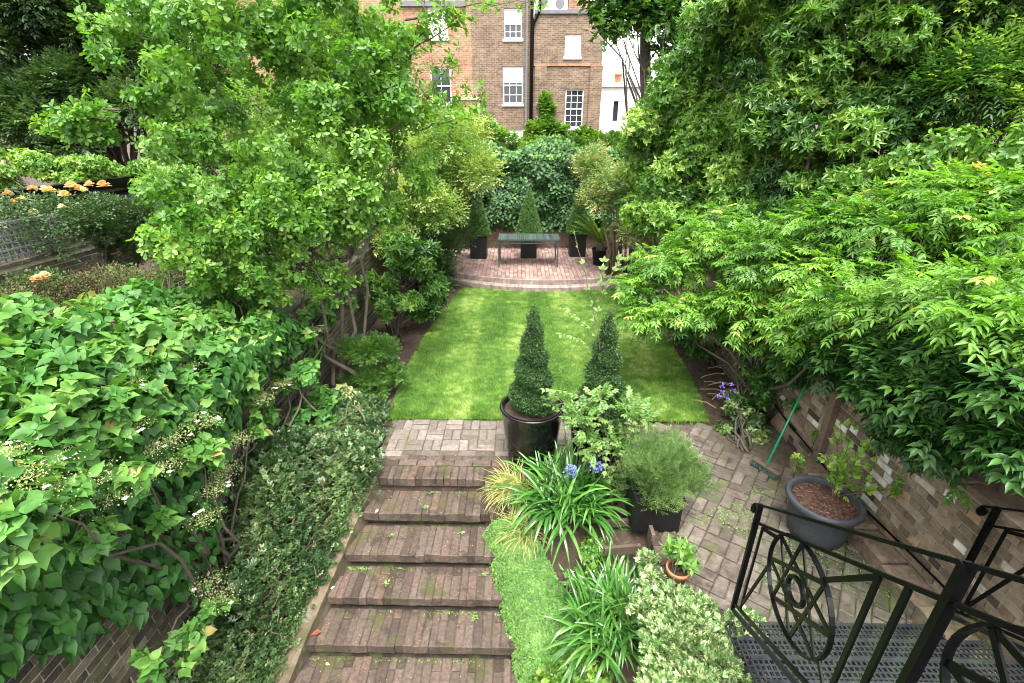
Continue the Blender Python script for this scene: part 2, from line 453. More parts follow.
# paved terrace (clay pavers in basketweave, drifting to a rotated lay on the right)
M_joint = solid('joint_sand', [(0, (.075, .062, .042)), (1, (.075, .062, .042))], .95, 15, .4, .8, 80, moss=((.07, .085, .025), 3, .60))
M_paver = solid('clay_paver', [(0, (.075, .060, .047)), (.3, (.108, .088, .072)), (.65, (.142, .117, .097)), (1, (.185, .155, .131))], .75, 22, .32, .9, 70,
                stain=((.09, .07, .055), 9, .56), moss=((.085, .085, .03), 2.6, .60))
def pavers(inside, rot, c, size=.115, ext=5):
    mb = MB(); ca, sa = math.cos(rot), math.sin(rot); u = size * 2
    k = int(ext / u) + 1
    for i in range(-k, k + 1):
        for j in range(-k, k + 1):
            for h in (0, 1):
                if (i + j) % 2: x0, x1, y0, y1 = i * u + h * size, i * u + (h + 1) * size, j * u, j * u + u
                else: x0, x1, y0, y1 = i * u, i * u + u, j * u + h * size, j * u + (h + 1) * size
                mx, my = (x0 + x1) / 2, (y0 + y1) / 2
                wx, wy = c[0] + mx * ca - my * sa, c[1] + mx * sa + my * ca
                if not inside(wx, wy): continue
                n0 = len(mb.v); g = .003 + random.random() * .003
                mb.soft(x0 + g, x1 - g, y0 + g, y1 - g, -.03, .012 + random.gauss(0, .003), random.betavariate(2.2, 2), .010, .004)
                a = random.gauss(0, .02); cc, ss = math.cos(a), math.sin(a)
                for q in range(n0, len(mb.v)):
                    px, py, pz = mb.v[q]; px -= mx; py -= my
                    px, py = px * cc - py * ss + mx, px * ss + py * cc + my
                    mb.v[q] = (c[0] + px * ca - py * sa, c[1] + px * sa + py * ca, pz)
    return mb
div = lambda x, y: x < 1.25 + (5.6 - y) * .12
inA = lambda x, y: 4.86 < y < 5.63 and -1.72 < x < 1.30
inB = lambda x, y: (y < 5.58 and x < 3.33 and y > 1.0 and x > 1.44 and not (x > 2.55 and y > 4.95 - (x - 2.55) * .2)) and not inA(x, y)
s1 = pavers(inA, .01, (-.3, 5.2)); s2 = pavers(inB, -.62, (2.4, 3.6))
M_paver2 = solid('worn_paver', [(0, (.055, .043, .032)), (.3, (.083, .067, .051)), (.65, (.115, .093, .073)), (1, (.155, .127, .102))], .75, 13, .42, 1.0, 55,
                 stain=((.05, .038, .028), 4, .54), moss=((.075, .085, .025), 2.2, .55))
tag(s2.build('side_path', M_paver2), kind='structure')
tag(s1.build('paved_path', M_paver), kind='structure')
jb = MB()
jb.box(-1.75, 1.36, 4.80, 5.67, -.05, -.006); jb.box(1.3605, 3.47, .9, 5.60, -.05, -.010)
tag(jb.build('path_bedding', M_joint), kind='structure')

# steps: each tread a row of long worn bricks over a recessed riser
M_step = solid('step_brick', [(0, (.034, .022, .016)), (.3, (.066, .046, .034)), (.7, (.098, .071, .054)), (.9, (.100, .060, .043)), (1, (.16, .125, .10))], .72, 30, .48, 1.3, 60,
               stain=((.036, .026, .019), 5, .52), moss=((.055, .055, .017), 4.2, .54))
st = MB(); rz = MB()
for i, (y, l, r) in enumerate(zip(STEP_Y, STEP_L, STEP_R)):
    z = -RISE * i; yb = (STEP_Y[i - 1] + .02) if i else 4.83
    xx = l
    while xx < r - .03:
        wd = random.uniform(.07, .10); x1 = min(xx + wd, r)
        if r - x1 < .04: x1 = r
        t = random.betavariate(2, 2)
        dy = random.gauss(0, .0028)
        if i:
            cut = yb - random.uniform(.10, .14) if random.random() < .5 else yb
            st.soft(xx + .0005, x1 - .0005, y - .012 + dy, cut, z - .105, z + random.gauss(0, .003), t, .010, .003)
            if cut < yb: st.soft(xx + .002, x1 - .002, cut + .004, yb, z - .1, z - .003, random.random(), .006, .003)
        else:
            st.soft(xx + .002, x1 - .002, y - .012 + dy, y + .215, z - .105, z + .006 + random.gauss(0, .003), t, .014, .004)
        xx = x1
    if i == 0:
        xx = l - .06
        while xx < r + .55:
            x1 = xx + .225; st.soft(xx + .003, x1 - .003, y + .221, y + .33, -.06, .008 + random.gauss(0, .002), random.betavariate(2, 2), .01, .003)
            st.soft(xx + .1, x1 + .09, y + .333, y + .425, -.06, .009, random.betavariate(2, 2), .01, .003)
            xx = x1
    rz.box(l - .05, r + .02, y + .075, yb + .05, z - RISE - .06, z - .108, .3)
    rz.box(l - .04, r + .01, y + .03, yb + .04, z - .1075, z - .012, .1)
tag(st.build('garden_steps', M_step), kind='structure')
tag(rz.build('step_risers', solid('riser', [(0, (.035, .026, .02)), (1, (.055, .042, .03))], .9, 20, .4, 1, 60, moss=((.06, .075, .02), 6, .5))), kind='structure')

# sloping kerb left of the steps
kb = MB(); ky = np.linspace(4.62, 1.7, 27)
for a, b in zip(ky[:-1], ky[1:]):
    xa, xb = float(left_edge(np.array(a))) - .01, float(left_edge(np.array(b))) - .01
    za, zb = float(stair_z(np.array(a))) + .035, float(stair_z(np.array(b))) + .035
    j = random.gauss(0, .004)
    wd = float(kerb_w(a))
    hx = lambda x_, y_, z_: (x_, y_, z_)
    kb.hexa([hx(xb - wd, b, -1.9), hx(xb, b, -1.9), hx(xa, a, -1.9), hx(xa - wd, a, -1.9),
             hx(xb - wd, b, zb + j + .01), hx(xb, b, zb + j), hx(xa, a, za + j), hx(xa - wd, a, za + j + .01)], random.random())
M_kerb = solid('kerb_render', [(0, (.075, .056, .034)), (1, (.125, .098, .062))], .9, 9, .5, 1.4, 24, stain=((.22, .21, .18), 7, .60), moss=((.055, .055, .018), 5, .50))
tag(recenter(kb.build('stair_kerb', M_kerb)), 'low sloping rendered kerb running down the left side of the brick steps', 'kerb')
# narrow kerb right of the steps
kb = MB()
for i in range(len(STEP_Y) - 1):
    y0, y1 = STEP_Y[i + 1] + .0, STEP_Y[i]
    xa, xb = STEP_R[i + 1], STEP_R[i]
    kb.hexa([(xa + .004, y0, -1.9), (xa + .09, y0, -1.9), (xb + .20, y1, -1.9), (xb + .008, y1, -1.9),
             (xa + .004, y0, -RISE * (i + 1) + .02), (xa + .09, y0, -RISE * (i + 1) + .02), (xb + .20, y1, -RISE * i - .03), (xb + .008, y1, -RISE * i - .03)], random.random())
tag(recenter(kb.build('stair_kerb', M_kerb)), 'narrow kerb between the brick steps and the bright green carpet plant', 'kerb')

# back terrace with its two shallow curved steps
def arc_poly(off, z0, z1, mb, t=.5, inner=None):
    pass
M_red = solid('terrace_brick', [(0, (.15, .085, .07)), (.4, (.22, .14, .118)), (1, (.30, .215, .185))], .75, 12, .25, .5, 50, stain=((.20, .15, .13), 2.0, .58))
M_curb = solid('terrace_edge', [(0, (.20, .15, .13)), (1, (.29, .23, .20))], .8, 10, .3, .6, 40, stain=((.13, .10, .08), 7, .58))
CX0, RAD = .65, 4.6
arc_y = lambda x, off: 11.42 + off + RAD - math.sqrt(max(RAD ** 2 - (x - CX0) ** 2, .01))
tm, tc_, = MB(), MB()
x = -3.0
xr = 0
while x < 3.45:
    for row in range(40):
        y0 = arc_y(x + .05, .34) ; ya = y0 + .215 * row + (.1 if xr % 2 else 0) - .1; yb = ya + .208
        ya = max(ya, y0)
        if yb <= y0 + .03 or ya > 15.2: continue
        tm.soft(x + .003, x + .1, ya, yb, .1, .24 + random.gauss(0, .002), random.betavariate(2, 2), .006, .002)
    x += .105; xr += 1
for off, z1, dp in ((.0, .115, .4), (.26, .235, .09)):
    x = -3.0
    while x < 3.45:
        a0, a1 = arc_y(x, off), arc_y(x + .1, off)
        tc_.hexa([(x + .002, a0, -.05), (x + .1, a1, -.05), (x + .1, a1 + dp, -.05), (x + .002, a0 + dp, -.05),
                  (x + .002, a0, z1), (x + .1, a1, z1), (x + .1, a1 + dp, z1), (x + .002, a0 + dp, z1)], random.random())
        x += .1025
tag(tm.build('back_terrace', M_red), kind='structure')
tag(tc_.build('terrace_steps', M_curb), kind='structure')
b = MB(); b.box(-3.0, 3.45, 12.75, 15.3, -.05, .225)
for i in range(64):
    x0 = -3.0 + i * .1; b.hexa([(x0, arc_y(x0, .35), .0), (x0 + .1, arc_y(x0 + .1, .35), .0), (x0 + .1, 12.75, .0), (x0, 12.75, .0)] + [(x0, arc_y(x0, .35), .222), (x0 + .1, arc_y(x0 + .1, .35), .222), (x0 + .1, 12.75, .222), (x0, 12.75, .222)])
tag(b.build('terrace_bedding', M_joint), kind='structure')

# =================================================================== garden walls, brick by brick
M_stock = solid('stock_brick', [(0, (.05, .04, .03)), (.22, (.135, .098, .065)), (.5, (.215, .163, .108)), (.78, (.28, .225, .155)), (.90, (.36, .19, .10)), (.93, (.55, .52, .46)), (1, (.64, .62, .56))],
                .9, 14, .3, .9, 55, stain=((.11, .085, .06), 3.5, .58), moss=((.10, .10, .05), 2.0, .62))
M_mortar = solid('mortar', [(0, (.30, .26, .20)), (1, (.30, .26, .20))], .95, 10, .35, .8, 70, stain=((.15, .13, .09), 3, .56))
def brick_wall(name, label, xf, face, th, y0, y1, z0, z1, pm, ppal, white=.05, coping=True, mat=None):
    """a wall along y; xf is its visible face, face +1 if that looks towards +x"""
    root = empty(name, (xf, (y0 + y1) / 2, z0), label, 'wall')
    xb = xf - face * th
    m = MB(); m.box(min(xf - face * .006, xb), max(xf - face * .006, xb), y0, y1, z0, z1); m.build('mortar', M_mortar, root)
    bm = MB(); z = z0; c = 0
    while z < z1 - .06:
        y = y0 - (.11 if c % 2 else 0)
        while y < y1:
            header = (c % 2 == 1) and pm
            L = (.105 if header else .215)
            a, e = max(y, y0), min(y + L, y1)
            if e - a > .03:
                q = random.random()
                t = random.uniform(.94, 1) if q < white * (1.6 if z > z0 + .3 and y < y0 + 3.2 else .4) else min(.92, max(0, random.gauss(*ppal)))
                pr = random.uniform(-.002, .004); xa, xc = (xf + face * pr, xf - face * .05)
                n0 = len(bm.v)
                bm.box(min(xa, xc), max(xa, xc), a, e, z + .005, z + .069, t, .0022)
            y += L + .011
        z += .0765; c += 1
    bm.build('brickwork', mat or M_stock, root)
    if coping:
        cp = MB(); y = y0
        while y < y1:
            e = min(y + random.uniform(.28, .34), y1)
            cp.soft(min(xf + face * .02, xb), max(xf + face * .02, xb), y + .003, e - .003, z1 + .002, z1 + .055, random.uniform(.2, .6), .012, .006)
            y = e
        cp.build('coping', mat or M_stock, root)
    return root
brick_wall('garden_wall', 'low yellow brown brick wall with scattered white bricks behind the grey tub', WALL_R, -1, .23, 1.2, 14.9, -.05, 1.13, True, (.45, .22))
M_oldb = solid('mossy_brick', [(0, (.02, .018, .015)), (.4, (.055, .045, .03)), (.8, (.10, .088, .056)), (1, (.16, .145, .10))], .95, 14, .4, 1.0, 45, moss=((.07, .085, .03), 3, .52), stain=((.17, .155, .12), 6, .60))
brick_wall('garden_wall', 'mossy old brick wall under the big leaved climber, left of the ivy bank', WALL_L, 1, .23, 1.0, 14.9, -1.7, 1.45, False, (.45, .25), 0, mat=M_oldb)
# low brick plinth at the foot of the right wall
pl = MB(); y = 2.0
while y < 4.75:
    e = min(y + random.uniform(.3, .5), 4.75)
    pl.soft(WALL_R - .24 - random.random() * .02, WALL_R - .004, y + .003, e - .003, -.04, .19 + random.gauss(0, .01), random.random(), .03, .01); y = e
tag(recenter(pl.build('wall_plinth', solid('plinth', [(0, (.14, .10, .07)), (1, (.23, .17, .12))], .9, 12, .45, 1, 30, stain=((.30, .26, .2), 7, .60), moss=((.09, .10, .03), 4, .54)))),
    'low brown masonry ledge along the foot of the white flecked brick wall', 'ledge')
# timber fence above the right wall and slatted trellis rails
M_wood = solid('weathered_wood', [(0, (.04, .028, .02)), (.5, (.08, .056, .04)), (1, (.14, .10, .072))], .85, 10, .35, .6, 40)
fr = empty('timber_fence', (WALL_R + .15, 7, 1.19), 'weathered brown board fence standing on the brick wall behind the wisteria', 'fence')
pb = MB(); y = 1.6
while y < 14.8:
    pb.box(WALL_R + .12, WALL_R + .14, y, y + .14, 1.19, 1.19 + random.uniform(.73, .77), random.random(), .003); y += .147
pb.build('boards', M_wood, fr)
for z in (1.33, 1.78):
    m = MB(); m.box(WALL_R + .076, WALL_R + .118, 1.6, 14.8, z, z + .07, .6); m.build('rail', M_wood, fr)
for y in np.arange(1.8, 14.8, 1.85):
    m = MB(); m.box(WALL_R - .012, WALL_R + .074, y, y + .085, 1.19, 2.02, random.random()); m.build('post', M_wood, fr)
# prop standing against the wall
p0 = WX(824, 437, WALL_R - .04); p1 = WX(844, 372, WALL_R - .04)
m = MB(); m.box(WALL_R - .075, WALL_R - .006, p0.y - .05, p0.y + .05, .2, 1.5, .9)
tag(recenter(m.build('wooden_post', M_wood)), 'short grey brown wooden post fixed upright against the brick wall', 'post')
# back wall
br = empty('back_wall', (.3, 15.5, 0), 'tall brick wall hidden under ivy behind the garden table', 'wall')
m = MB(); m.box(-3.3, 3.75, 15.4, 15.65, -.05, 2.95); m.build('brickwork', far_brick('back_brick', (.16, .11, .07), (.22, .15, .10), (.2, .17, .13)), br)
m = MB(); m.box(-3.3, 3.75, 15.36, 15.69, 2.953, 3.02, .3); m.build('coping', M_stock, br)

# =================================================================== buildings behind
D = 26.0
M_b1 = far_brick('orange_brick', (.22, .092, .044), (.32, .165, .085), (.30, .225, .16))
M_b2 = far_brick('brown_brick', (.095, .058, .036), (.195, .125, .077), (.21, .165, .12))
M_white = solid('white_paint', [(0, (.78, .78, .76)), (1, (.8, .8, .78))], .5, 3, .05, 0)
M_stone = solid('pale_stone', [(0, (.5, .47, .42)), (1, (.55, .52, .47))], .8, 4, .15, 0)
M_dark = solid('room_dark', [(0, (.02, .02, .022)), (1, (.04, .04, .04))], .9, 2, .2, 0)
M_lead = solid('lead_grey', [(0, (.10, .10, .11)), (1, (.16, .16, .17))], .6, 5, .2, 0)
M_blk = solid('black_iron', [(0, (.0025, .0025, .003)), (1, (.004, .004, .0045))], .3, 30, .15, .0, 90, spec=.07)
M_blind = solid('blind', [(0, (.72, .74, .72)), (1, (.75, .77, .74))], .7, 2, .04, 0)
gm, gn, go = _nodes('glass')
gp = gn.nodes.new("ShaderNodeBsdfPrincipled"); gp.inputs['Base Color'].default_value = (.03, .035, .04, 1); gp.inputs['Roughness'].default_value = .05
gp.inputs['Specular IOR Level'].default_value = .6; gn.links.new(gp.outputs[0], go.inputs[0]); M_glass = gm

def px_rect(x0, x1, y0, y1, D=D):
    a = WY(x0, (y0 + y1) / 2, D); b_ = WY(x1, (y0 + y1) / 2, D); t = WY((x0 + x1) / 2, y0, D); q = WY((x0 + x1) / 2, y1, D)
    return a.x, b_.x, q.z, t.z
def wall_with_holes(name, mat, x0, x1, z0, z1, y, th, holes, parent):
    """a facade built round its window openings"""
    xs_ = sorted({x0, x1, *[h[0] for h in holes], *[h[1] for h in holes]}); zs_ = sorted({z0, z1, *[h[2] for h in holes], *[h[3] for h in holes]})
    m = MB()
    V = {}; 
    def vid(x, z, k):
        key = (x, z, k)
        if key not in V: V[key] = len(m.v); m.v.append((x, y + (th if k else 0), z))
        return V[key]
    solid_ = lambda i, j: 0 <= i < len(xs_) - 1 and 0 <= j < len(zs_) - 1 and not any(h[0] < (xs_[i] + xs_[i + 1]) / 2 < h[1] and h[2] < (zs_[j] + zs_[j + 1]) / 2 < h[3] for h in holes)
    for i in range(len(xs_) - 1):
        for j in range(len(zs_) - 1):
            if not solid_(i, j): continue
            a, b_, c, d = xs_[i], xs_[i + 1], zs_[j], zs_[j + 1]
            m.f.append([vid(a, c, 0), vid(b_, c, 0), vid(b_, d, 0), vid(a, d, 0)]); m.t.append(.5)
            if not solid_(i - 1, j): m.f.append([vid(a, c, 0), vid(a, d, 0), vid(a, d, 1), vid(a, c, 1)]); m.t.append(.5)
            if not solid_(i + 1, j): m.f.append([vid(b_, c, 0), vid(b_, c, 1), vid(b_, d, 1), vid(b_, d, 0)]); m.t.append(.5)
            if not solid_(i, j - 1): m.f.append([vid(a, c, 0), vid(a, c, 1), vid(b_, c, 1), vid(b_, c, 0)]); m.t.append(.5)
            if not solid_(i, j + 1): m.f.append([vid(a, d, 0), vid(b_, d, 0), vid(b_, d, 1), vid(a, d, 1)]); m.t.append(.5)
    return m.build(name, mat, parent)
def sash(h, y, parent, label, blind=0, cols=3, rows=4, curtain=False, sill=True):
    x0, x1, z0, z1 = h; fw = .05
    f = MB(); yf = y + .07
    f.box(x0, x0 + fw, yf, yf + .07, z0, z1); f.box(x1 - fw, x1, yf, yf + .07, z0, z1)
    f.box(x0 + fw, x1 - fw, yf, yf + .07, z1 - fw * 1.2, z1); f.box(x0 + fw, x1 - fw, yf, yf + .07, z0, z0 + fw * 1.6)
    zm = (z0 + z1) / 2; f.box(x0 + fw, x1 - fw, yf + .002, yf + .066, zm - .025, zm + .025)
    for c in range(1, cols):
        xc = x0 + (x1 - x0) * c / cols; f.box(xc - .011, xc + .011, yf + .02, yf + .05, z0 + .08, z1 - .06)
    for r in range(1, rows):
        if r * 2 == rows: continue
        zc = z0 + (z1 - z0) * r / rows; f.box(x0 + fw, x1 - fw, yf + .023, yf + .047, zc - .011, zc + .011)
    o = f.build('window', M_white, parent)
    if label: o['label'] = label
    g = MB(); g.box(x0 + .02, x1 - .02, yf + .033, yf + .038, z0 + .02, z1 - .02)
    gl = g.build('pane', M_glass, o); gl.location = (0, 0, 0)
    if blind:
        q = MB(); zt = z1 - .06; zb = z0 + .08 + (z1 - z0 - .14) * (1 - blind); q.box(x0 + fw, x1 - fw, yf + .026, yf + .031, zb, zt)
        q = q.build('blind', M_blind, o); q.location = (0, 0, 0)
    if sill:
        q = MB(); q.box(x0 - .06, x1 + .06, y - .06, y + .139, z0 - .10, z0 - .002); q = q.build('sill', M_white, o); q.location = (0, 0, 0)
    # gauged lintel
    return o
# main range
W1 = [px_rect(428, 447, 6, 38), px_rect(431, 451, 67, 104), px_rect(504, 522, 8, 39), px_rect(503, 523, 66, 104), px_rect(505, 523, 129, 146)]
a = px_rect(330, 532.5, 0, 150)
house = empty('brick_house', (-2, D, 0), 'orange and brown brick terrace house with white sash windows behind the ivy wall', 'house')
xsplit = WY(472, 60, D).x
L1 = [h for h in W1 if h[1] < xsplit]; L2 = [h for h in W1 if h[0] > xsplit]
wall_with_holes('orange_wall', M_b1, a[0] - 6, xsplit, -.05, 13, D, .25, L1, house)
wall_with_holes('brown_wall', M_b2, xsplit + .002, a[1], -.05, 13, D + .003, .25, L2, house)
for h, (bl, lb) in zip(W1, ((1, 'upper left window with its pale blind fully down'), (.0, None), (.45, None), (.42, None), (.9, None))):
    sash(h, D, house, lb, bl, 3 if h[0] > xsplit else 2, 4 if h[0] > xsplit else 2)
m = MB(); m.box(a[0] - 6, a[1], D + .3, D + 8, -.05, 12.9); m.build('interior', M_dark, house)
m = MB(); m.box(a[0] - 6.2, a[1] + .1, D - .1, D + 8.2, 13.0, 13.3); m.build('roof', M_lead, house)
m = MB(); e = px_rect(400, 466, 0, 5); m.box(e[0], e[1], D - .12, D - .004, e[3] - .25, e[3] - .05); m.build('band_course', M_lead, house)
# small projecting bay low on the left
e = px_rect(453, 480, 100, 150, D - .6)
m = MB(); m.box(e[0], e[1], D - .6, D - .004, -.05, e[3]); m.build('bay_wall', M_b1, house)
m = MB(); m.box(e[0] - .05, e[1] + .05, D - .65, D - .004, e[3] + .002, e[3] + .1); m.build('bay_coping', M_white, house)
# soil pipes
for px_, r in ((526.5, .06), (531.5, .075)):
    c = WY(px_, 60, D - .12); m = MB(); m.tube([(c.x, D - .12, 0), (c.x, D - .12, 12.6)], r, 8); m.build('drainpipe', M_lead if r < .07 else M_blk, house)
c = WY(531.5, 22, D - .12); c2 = WY(540, 10, D - .12)
m = MB(); m.tube([(c.x, D - .13, c.z - .3), (c2.x, D - .13, c2.z), (c2.x, D - .13, c2.z + 2)], .05, 8); m.build('drainpipe', M_blk, house)
# lower wing
W2 = [px_rect(565, 581, 34, 57), px_rect(565, 583, 89, 128), px_rect(548, 551.5, 110, 119)]
b_ = px_rect(533.2, 600.5, 14, 150)
wing = empty('brick_wing', (2.7, D, 0), 'lower brown brick wing of the house with two white windows and roof units', 'building')
wall_with_holes('wall', M_b2, b_[0] + .003, b_[1], -.05, b_[3], D - .02, .25, W2, wing)
sash(W2[0], D - .02, wing, 'blank white window with its blind down', 1, 1, 2); sash(W2[1], D - .02, wing, 'tall dark small paned window', 0, 3, 6); sash(W2[2], D - .02, wing, None, .9, 1, 1, sill=False)
m = MB(); m.box(b_[0] + .003, b_[1], D + .24, D + 7, -.05, b_[3] - .02); m.build('interior', M_b2, wing)
m = MB(); m.box(b_[0] + .02, b_[1] + .07, D - .10, D + 7.1, b_[3] + .002, b_[3] + .16); m.build('parapet_coping', M_lead, wing)
m = MB(); e = px_rect(534, 600, 61, 66); m.box(b_[0] + .01, b_[1] + .02, D - .075, D - .022, e[2], e[3] - .12); m.build('string_course', M_b1, wing)
for (q0, q1) in ((534.5, 546), (588, 600)):
    e = px_rect(q0, q1, 66, 150); m = MB(); m.box(e[0], e[1], D - .12, D - .0225, -.05, e[3]); m.build('buttress', M_b2, wing)
e = px_rect(567, 600, -30, 12); m = MB(); m.box(e[0] + .3, e[1] - .1, D + 2.5, D + 3.2, b_[3] + .17, b_[3] + 2.4); m.build('chimney', M_b1, wing)
# air conditioning units
M_grill = solid('fan_grille', [(0, (.10, .10, .11)), (1, (.16, .16, .17))], .5, 30, .2, 0)
ac0 = None
for (q0, q1, lb) in ((536.5, 548, 'white air conditioning unit next to the drainpipe on the flat roof'), (553.5, 566, 'white air conditioning unit farther from the drainpipe on the flat roof')):
    e = px_rect(q0, q1, 0, 12, D + .5); zc = b_[3] + .17
    r_ = empty('air_conditioner', ((e[0] + e[1]) / 2, D + .5, zc), lb, 'air conditioner', 'air conditioning units on the wing roof')
    hh = .62; m = MB(); m.box(e[0], e[1], D + .4, D + .75, zc, zc + hh); m.build('casing', M_white, r_)
    m = MB(); cx, cz = (e[0] + e[1]) / 2, zc + hh / 2
    vs = [(cx, D + .385, cz)] + [(cx + .21 * math.cos(i * math.pi / 12), D + .39, cz + .21 * math.sin(i * math.pi / 12)) for i in range(24)]
    m.add(vs, [(0, 1 + (i + 1) % 24, 1 + i) for i in range(24)], .5); 
    for i in range(24):
        a0, a1 = i * math.pi / 12, (i + 1) * math.pi / 12
        m.add([(cx + .21 * math.cos(a0), D + .39, cz + .21 * math.sin(a0)), (cx + .21 * math.cos(a1), D + .39, cz + .21 * math.sin(a1)), (cx + .21 * math.cos(a1), D + .4, cz + .21 * math.sin(a1)), (cx + .21 * math.cos(a0), D + .4, cz + .21 * math.sin(a0))], [(0, 1, 2, 3)])
    m.build('fan', M_grill, r_)
# white house
DW = 34.0
wh = empty('white_house', (5.5, DW, 0), 'white rendered house with a roof terrace, right of the brick wing', 'house')
e = px_rect(596, 652, 87, 150, DW); slit = px_rect(613, 618, 101, 121, DW)
wall_with_holes('wall', M_white, e[0], e[1] + 1, -.05, e[3], DW, .3, [slit], wh)
m = MB(); m.box(e[0], e[1] + 1, DW + .29, DW + 6, -.05, e[3] - .02); m.build('interior', M_dark, wh)
q = MB(); q.box(slit[0] - .0, slit[1], DW + .12, DW + .14, slit[2], slit[3]); q = q.build('window', M_glass, wh)
m = MB(); m.box(e[0] - .15, e[1] + 1.1, DW - .2, DW + 6, e[3] + .002, e[3] + .22); m.build('cornice', M_white, wh)
u = px_rect(596, 640, -20, 87, DW + 4); sl = px_rect(605, 609, 75, 86, DW + 4)
wall_with_holes('upper_wall', M_white, u[0], u[1] + 1, e[3] - .02, u[3] + 1, DW + 4, .3, [(sl[0], sl[1], e[3] + .3, e[3] + 1.3)], wh)
m = MB(); x = e[0] + .2; m.bar((x, DW + .2, e[3] + 1.05), (e[1], DW + .2, e[3] + 1.05), .04, .04)
while x < e[1]: m.bar((x, DW + .2, e[3] + .2), (x, DW + .2, e[3] + 1.05), .02, .02); x += .22
m.build('railing', M_lead, wh)
pot = tag(empty('terrace_plant', WY(617, 87, DW - .02), 'small plant in a terracotta pot on the white house roof terrace', 'potted plant'))
pc = WY(617.5, 87, DW + .05); pc.z = e[3] + .222
pot.location = pc
M_terra = solid('terracotta', [(0, (.42, .15, .07)), (1, (.50, .21, .11))], .8, 12, .25, .4, 40, stain=((.5, .36, .27), 9, .62))
m = MB(); m.lathe(pc, [(.16, 0), (.25, .42), (.27, .42), (.27, .5), (.22, .5)], 16); m.build('pot', M_terra, pot)

# =================================================================== leaf materials
G_mid = leaf_mat('leaf_mid', [(0, (.03, .09, .012)), (.4, (.075, .18, .024)), (.75, (.15, .29, .038)), (1, (.27, .39, .065))])
G_magn = leaf_mat('leaf_tree', [(0, (.04, .12, .018)), (.4, (.09, .22, .028)), (.75, (.17, .32, .05)), (1, (.30, .44, .10))], .42, .48)
G_hyd = leaf_mat('leaf_climber', [(0, (.02, .075, .014)), (.45, (.06, .175, .03)), (.75, (.115, .26, .045)), (.95, (.21, .35, .08)), (1, (.30, .24, .08))], .5, .34, .35)
G_dark = leaf_mat('leaf_glossy', [(0, (.012, .045, .008)), (.5, (.03, .09, .014)), (.85, (.065, .155, .025)), (1, (.13, .25, .045))], .38, .24, .3)
G_ever = leaf_mat('leaf_evergreen', [(0, (.02, .05, .014)), (.5, (.04, .085, .022)), (.85, (.07, .13, .035)), (1, (.12, .19, .05))], .45, .25)
G_shrub = leaf_mat('leaf_shrub', [(0, (.024, .07, .014)), (.35, (.055, .145, .024)), (.7, (.15, .29, .045)), (.93, (.24, .37, .06)), (1, (.33, .43, .10))], .36, .36)
G_wist = leaf_mat('leaf_wisteria', [(0, (.05, .14, .014)), (.4, (.13, .29, .03)), (.75, (.23, .41, .055)), (.92, (.32, .48, .10)), (1, (.58, .44, .14))], .42, .45)
G_var = leaf_mat('leaf_variegated', [(0, (.04, .10, .03)), (.35, (.08, .16, .045)), (.55, (.25, .32, .11)), (.8, (.50, .52, .28)), (1, (.62, .60, .40))], .5, .3)
G_carpet = leaf_mat('leaf_carpet', [(0, (.07, .17, .03)), (.5, (.15, .28, .065)), (1, (.29, .42, .14))], .5, .35, .4)
G_strap = leaf_mat('leaf_strap', [(0, (.022, .085, .014)), (.5, (.05, .16, .026)), (1, (.12, .27, .05))], .22, .25, .7)
G_gold = leaf_mat('leaf_golden', [(0, (.07, .14, .03)), (.4, (.20, .27, .06)), (.8, (.45, .45, .16)), (1, (.50, .38, .16))], .45, .35)
G_lav = leaf_mat('leaf_grey_green', [(0, (.06, .13, .035)), (.6, (.15, .26, .07)), (1, (.28, .38, .14))], .6, .35, .3)
G_box = leaf_mat('leaf_box', [(0, (.018, .05, .012)), (.55, (.04, .10, .022)), (1, (.085, .17, .035))], .5, .2)
G_tan = leaf_mat('leaf_tangle', [(0, (.07, .05, .035)), (.3, (.13, .09, .055)), (.5, (.06, .09, .03)), (1, (.15, .20, .06))], .7, .2, .2)
P_white = leaf_mat('petal_white', [(0, (.7, .66, .58)), (1, (.85, .84, .8))], .6, .3, .2)
P_blue = leaf_mat('petal_blue', [(0, (.13, .17, .55)), (1, (.30, .34, .75))], .6, .3, .2)
P_purple = leaf_mat('petal_purple', [(0, (.20, .12, .55)), (1, (.38, .27, .75))], .6, .3, .2)
P_peach = leaf_mat('petal_peach', [(0, (.66, .33, .17)), (.5, (.72, .50, .30)), (1, (.76, .68, .52))], .6, .3, .2)
P_umbel = leaf_mat('umbel', [(0, (.20, .27, .08)), (1, (.50, .52, .26))], .7, .3, .2)
M_bark = solid('bark', [(0, (.055, .042, .032)), (1, (.13, .105, .08))], .9, 8, .35, 1, 40, moss=((.08, .09, .03), 4, .6))
M_twig = solid('twig', [(0, (.06, .045, .03)), (1, (.14, .10, .065))], .9, 10, .3, 0)
M_blackpot = solid('black_glazed', [(0, (.004, .004, .0045)), (1, (.006, .006, .0065))], .12, 6, .2, .05, 6, spec=.35, coat=.25)
M_blackbox = solid('black_planter', [(0, (.004, .004, .0045)), (1, (.006, .006, .0065))], .5, 6, .2, .1, 20)
M_greytub = solid('grey_plastic', [(0, (.036, .039, .045)), (1, (.046, .05, .057))], .6, 9, .3, .3, 30, stain=((.16, .16, .165), 14, .66))
M_mulch = solid('bark_mulch', [(0, (.045, .022, .014)), (.6, (.10, .050, .034)), (1, (.24, .15, .10))], .9, 20, .3, .5, 50)

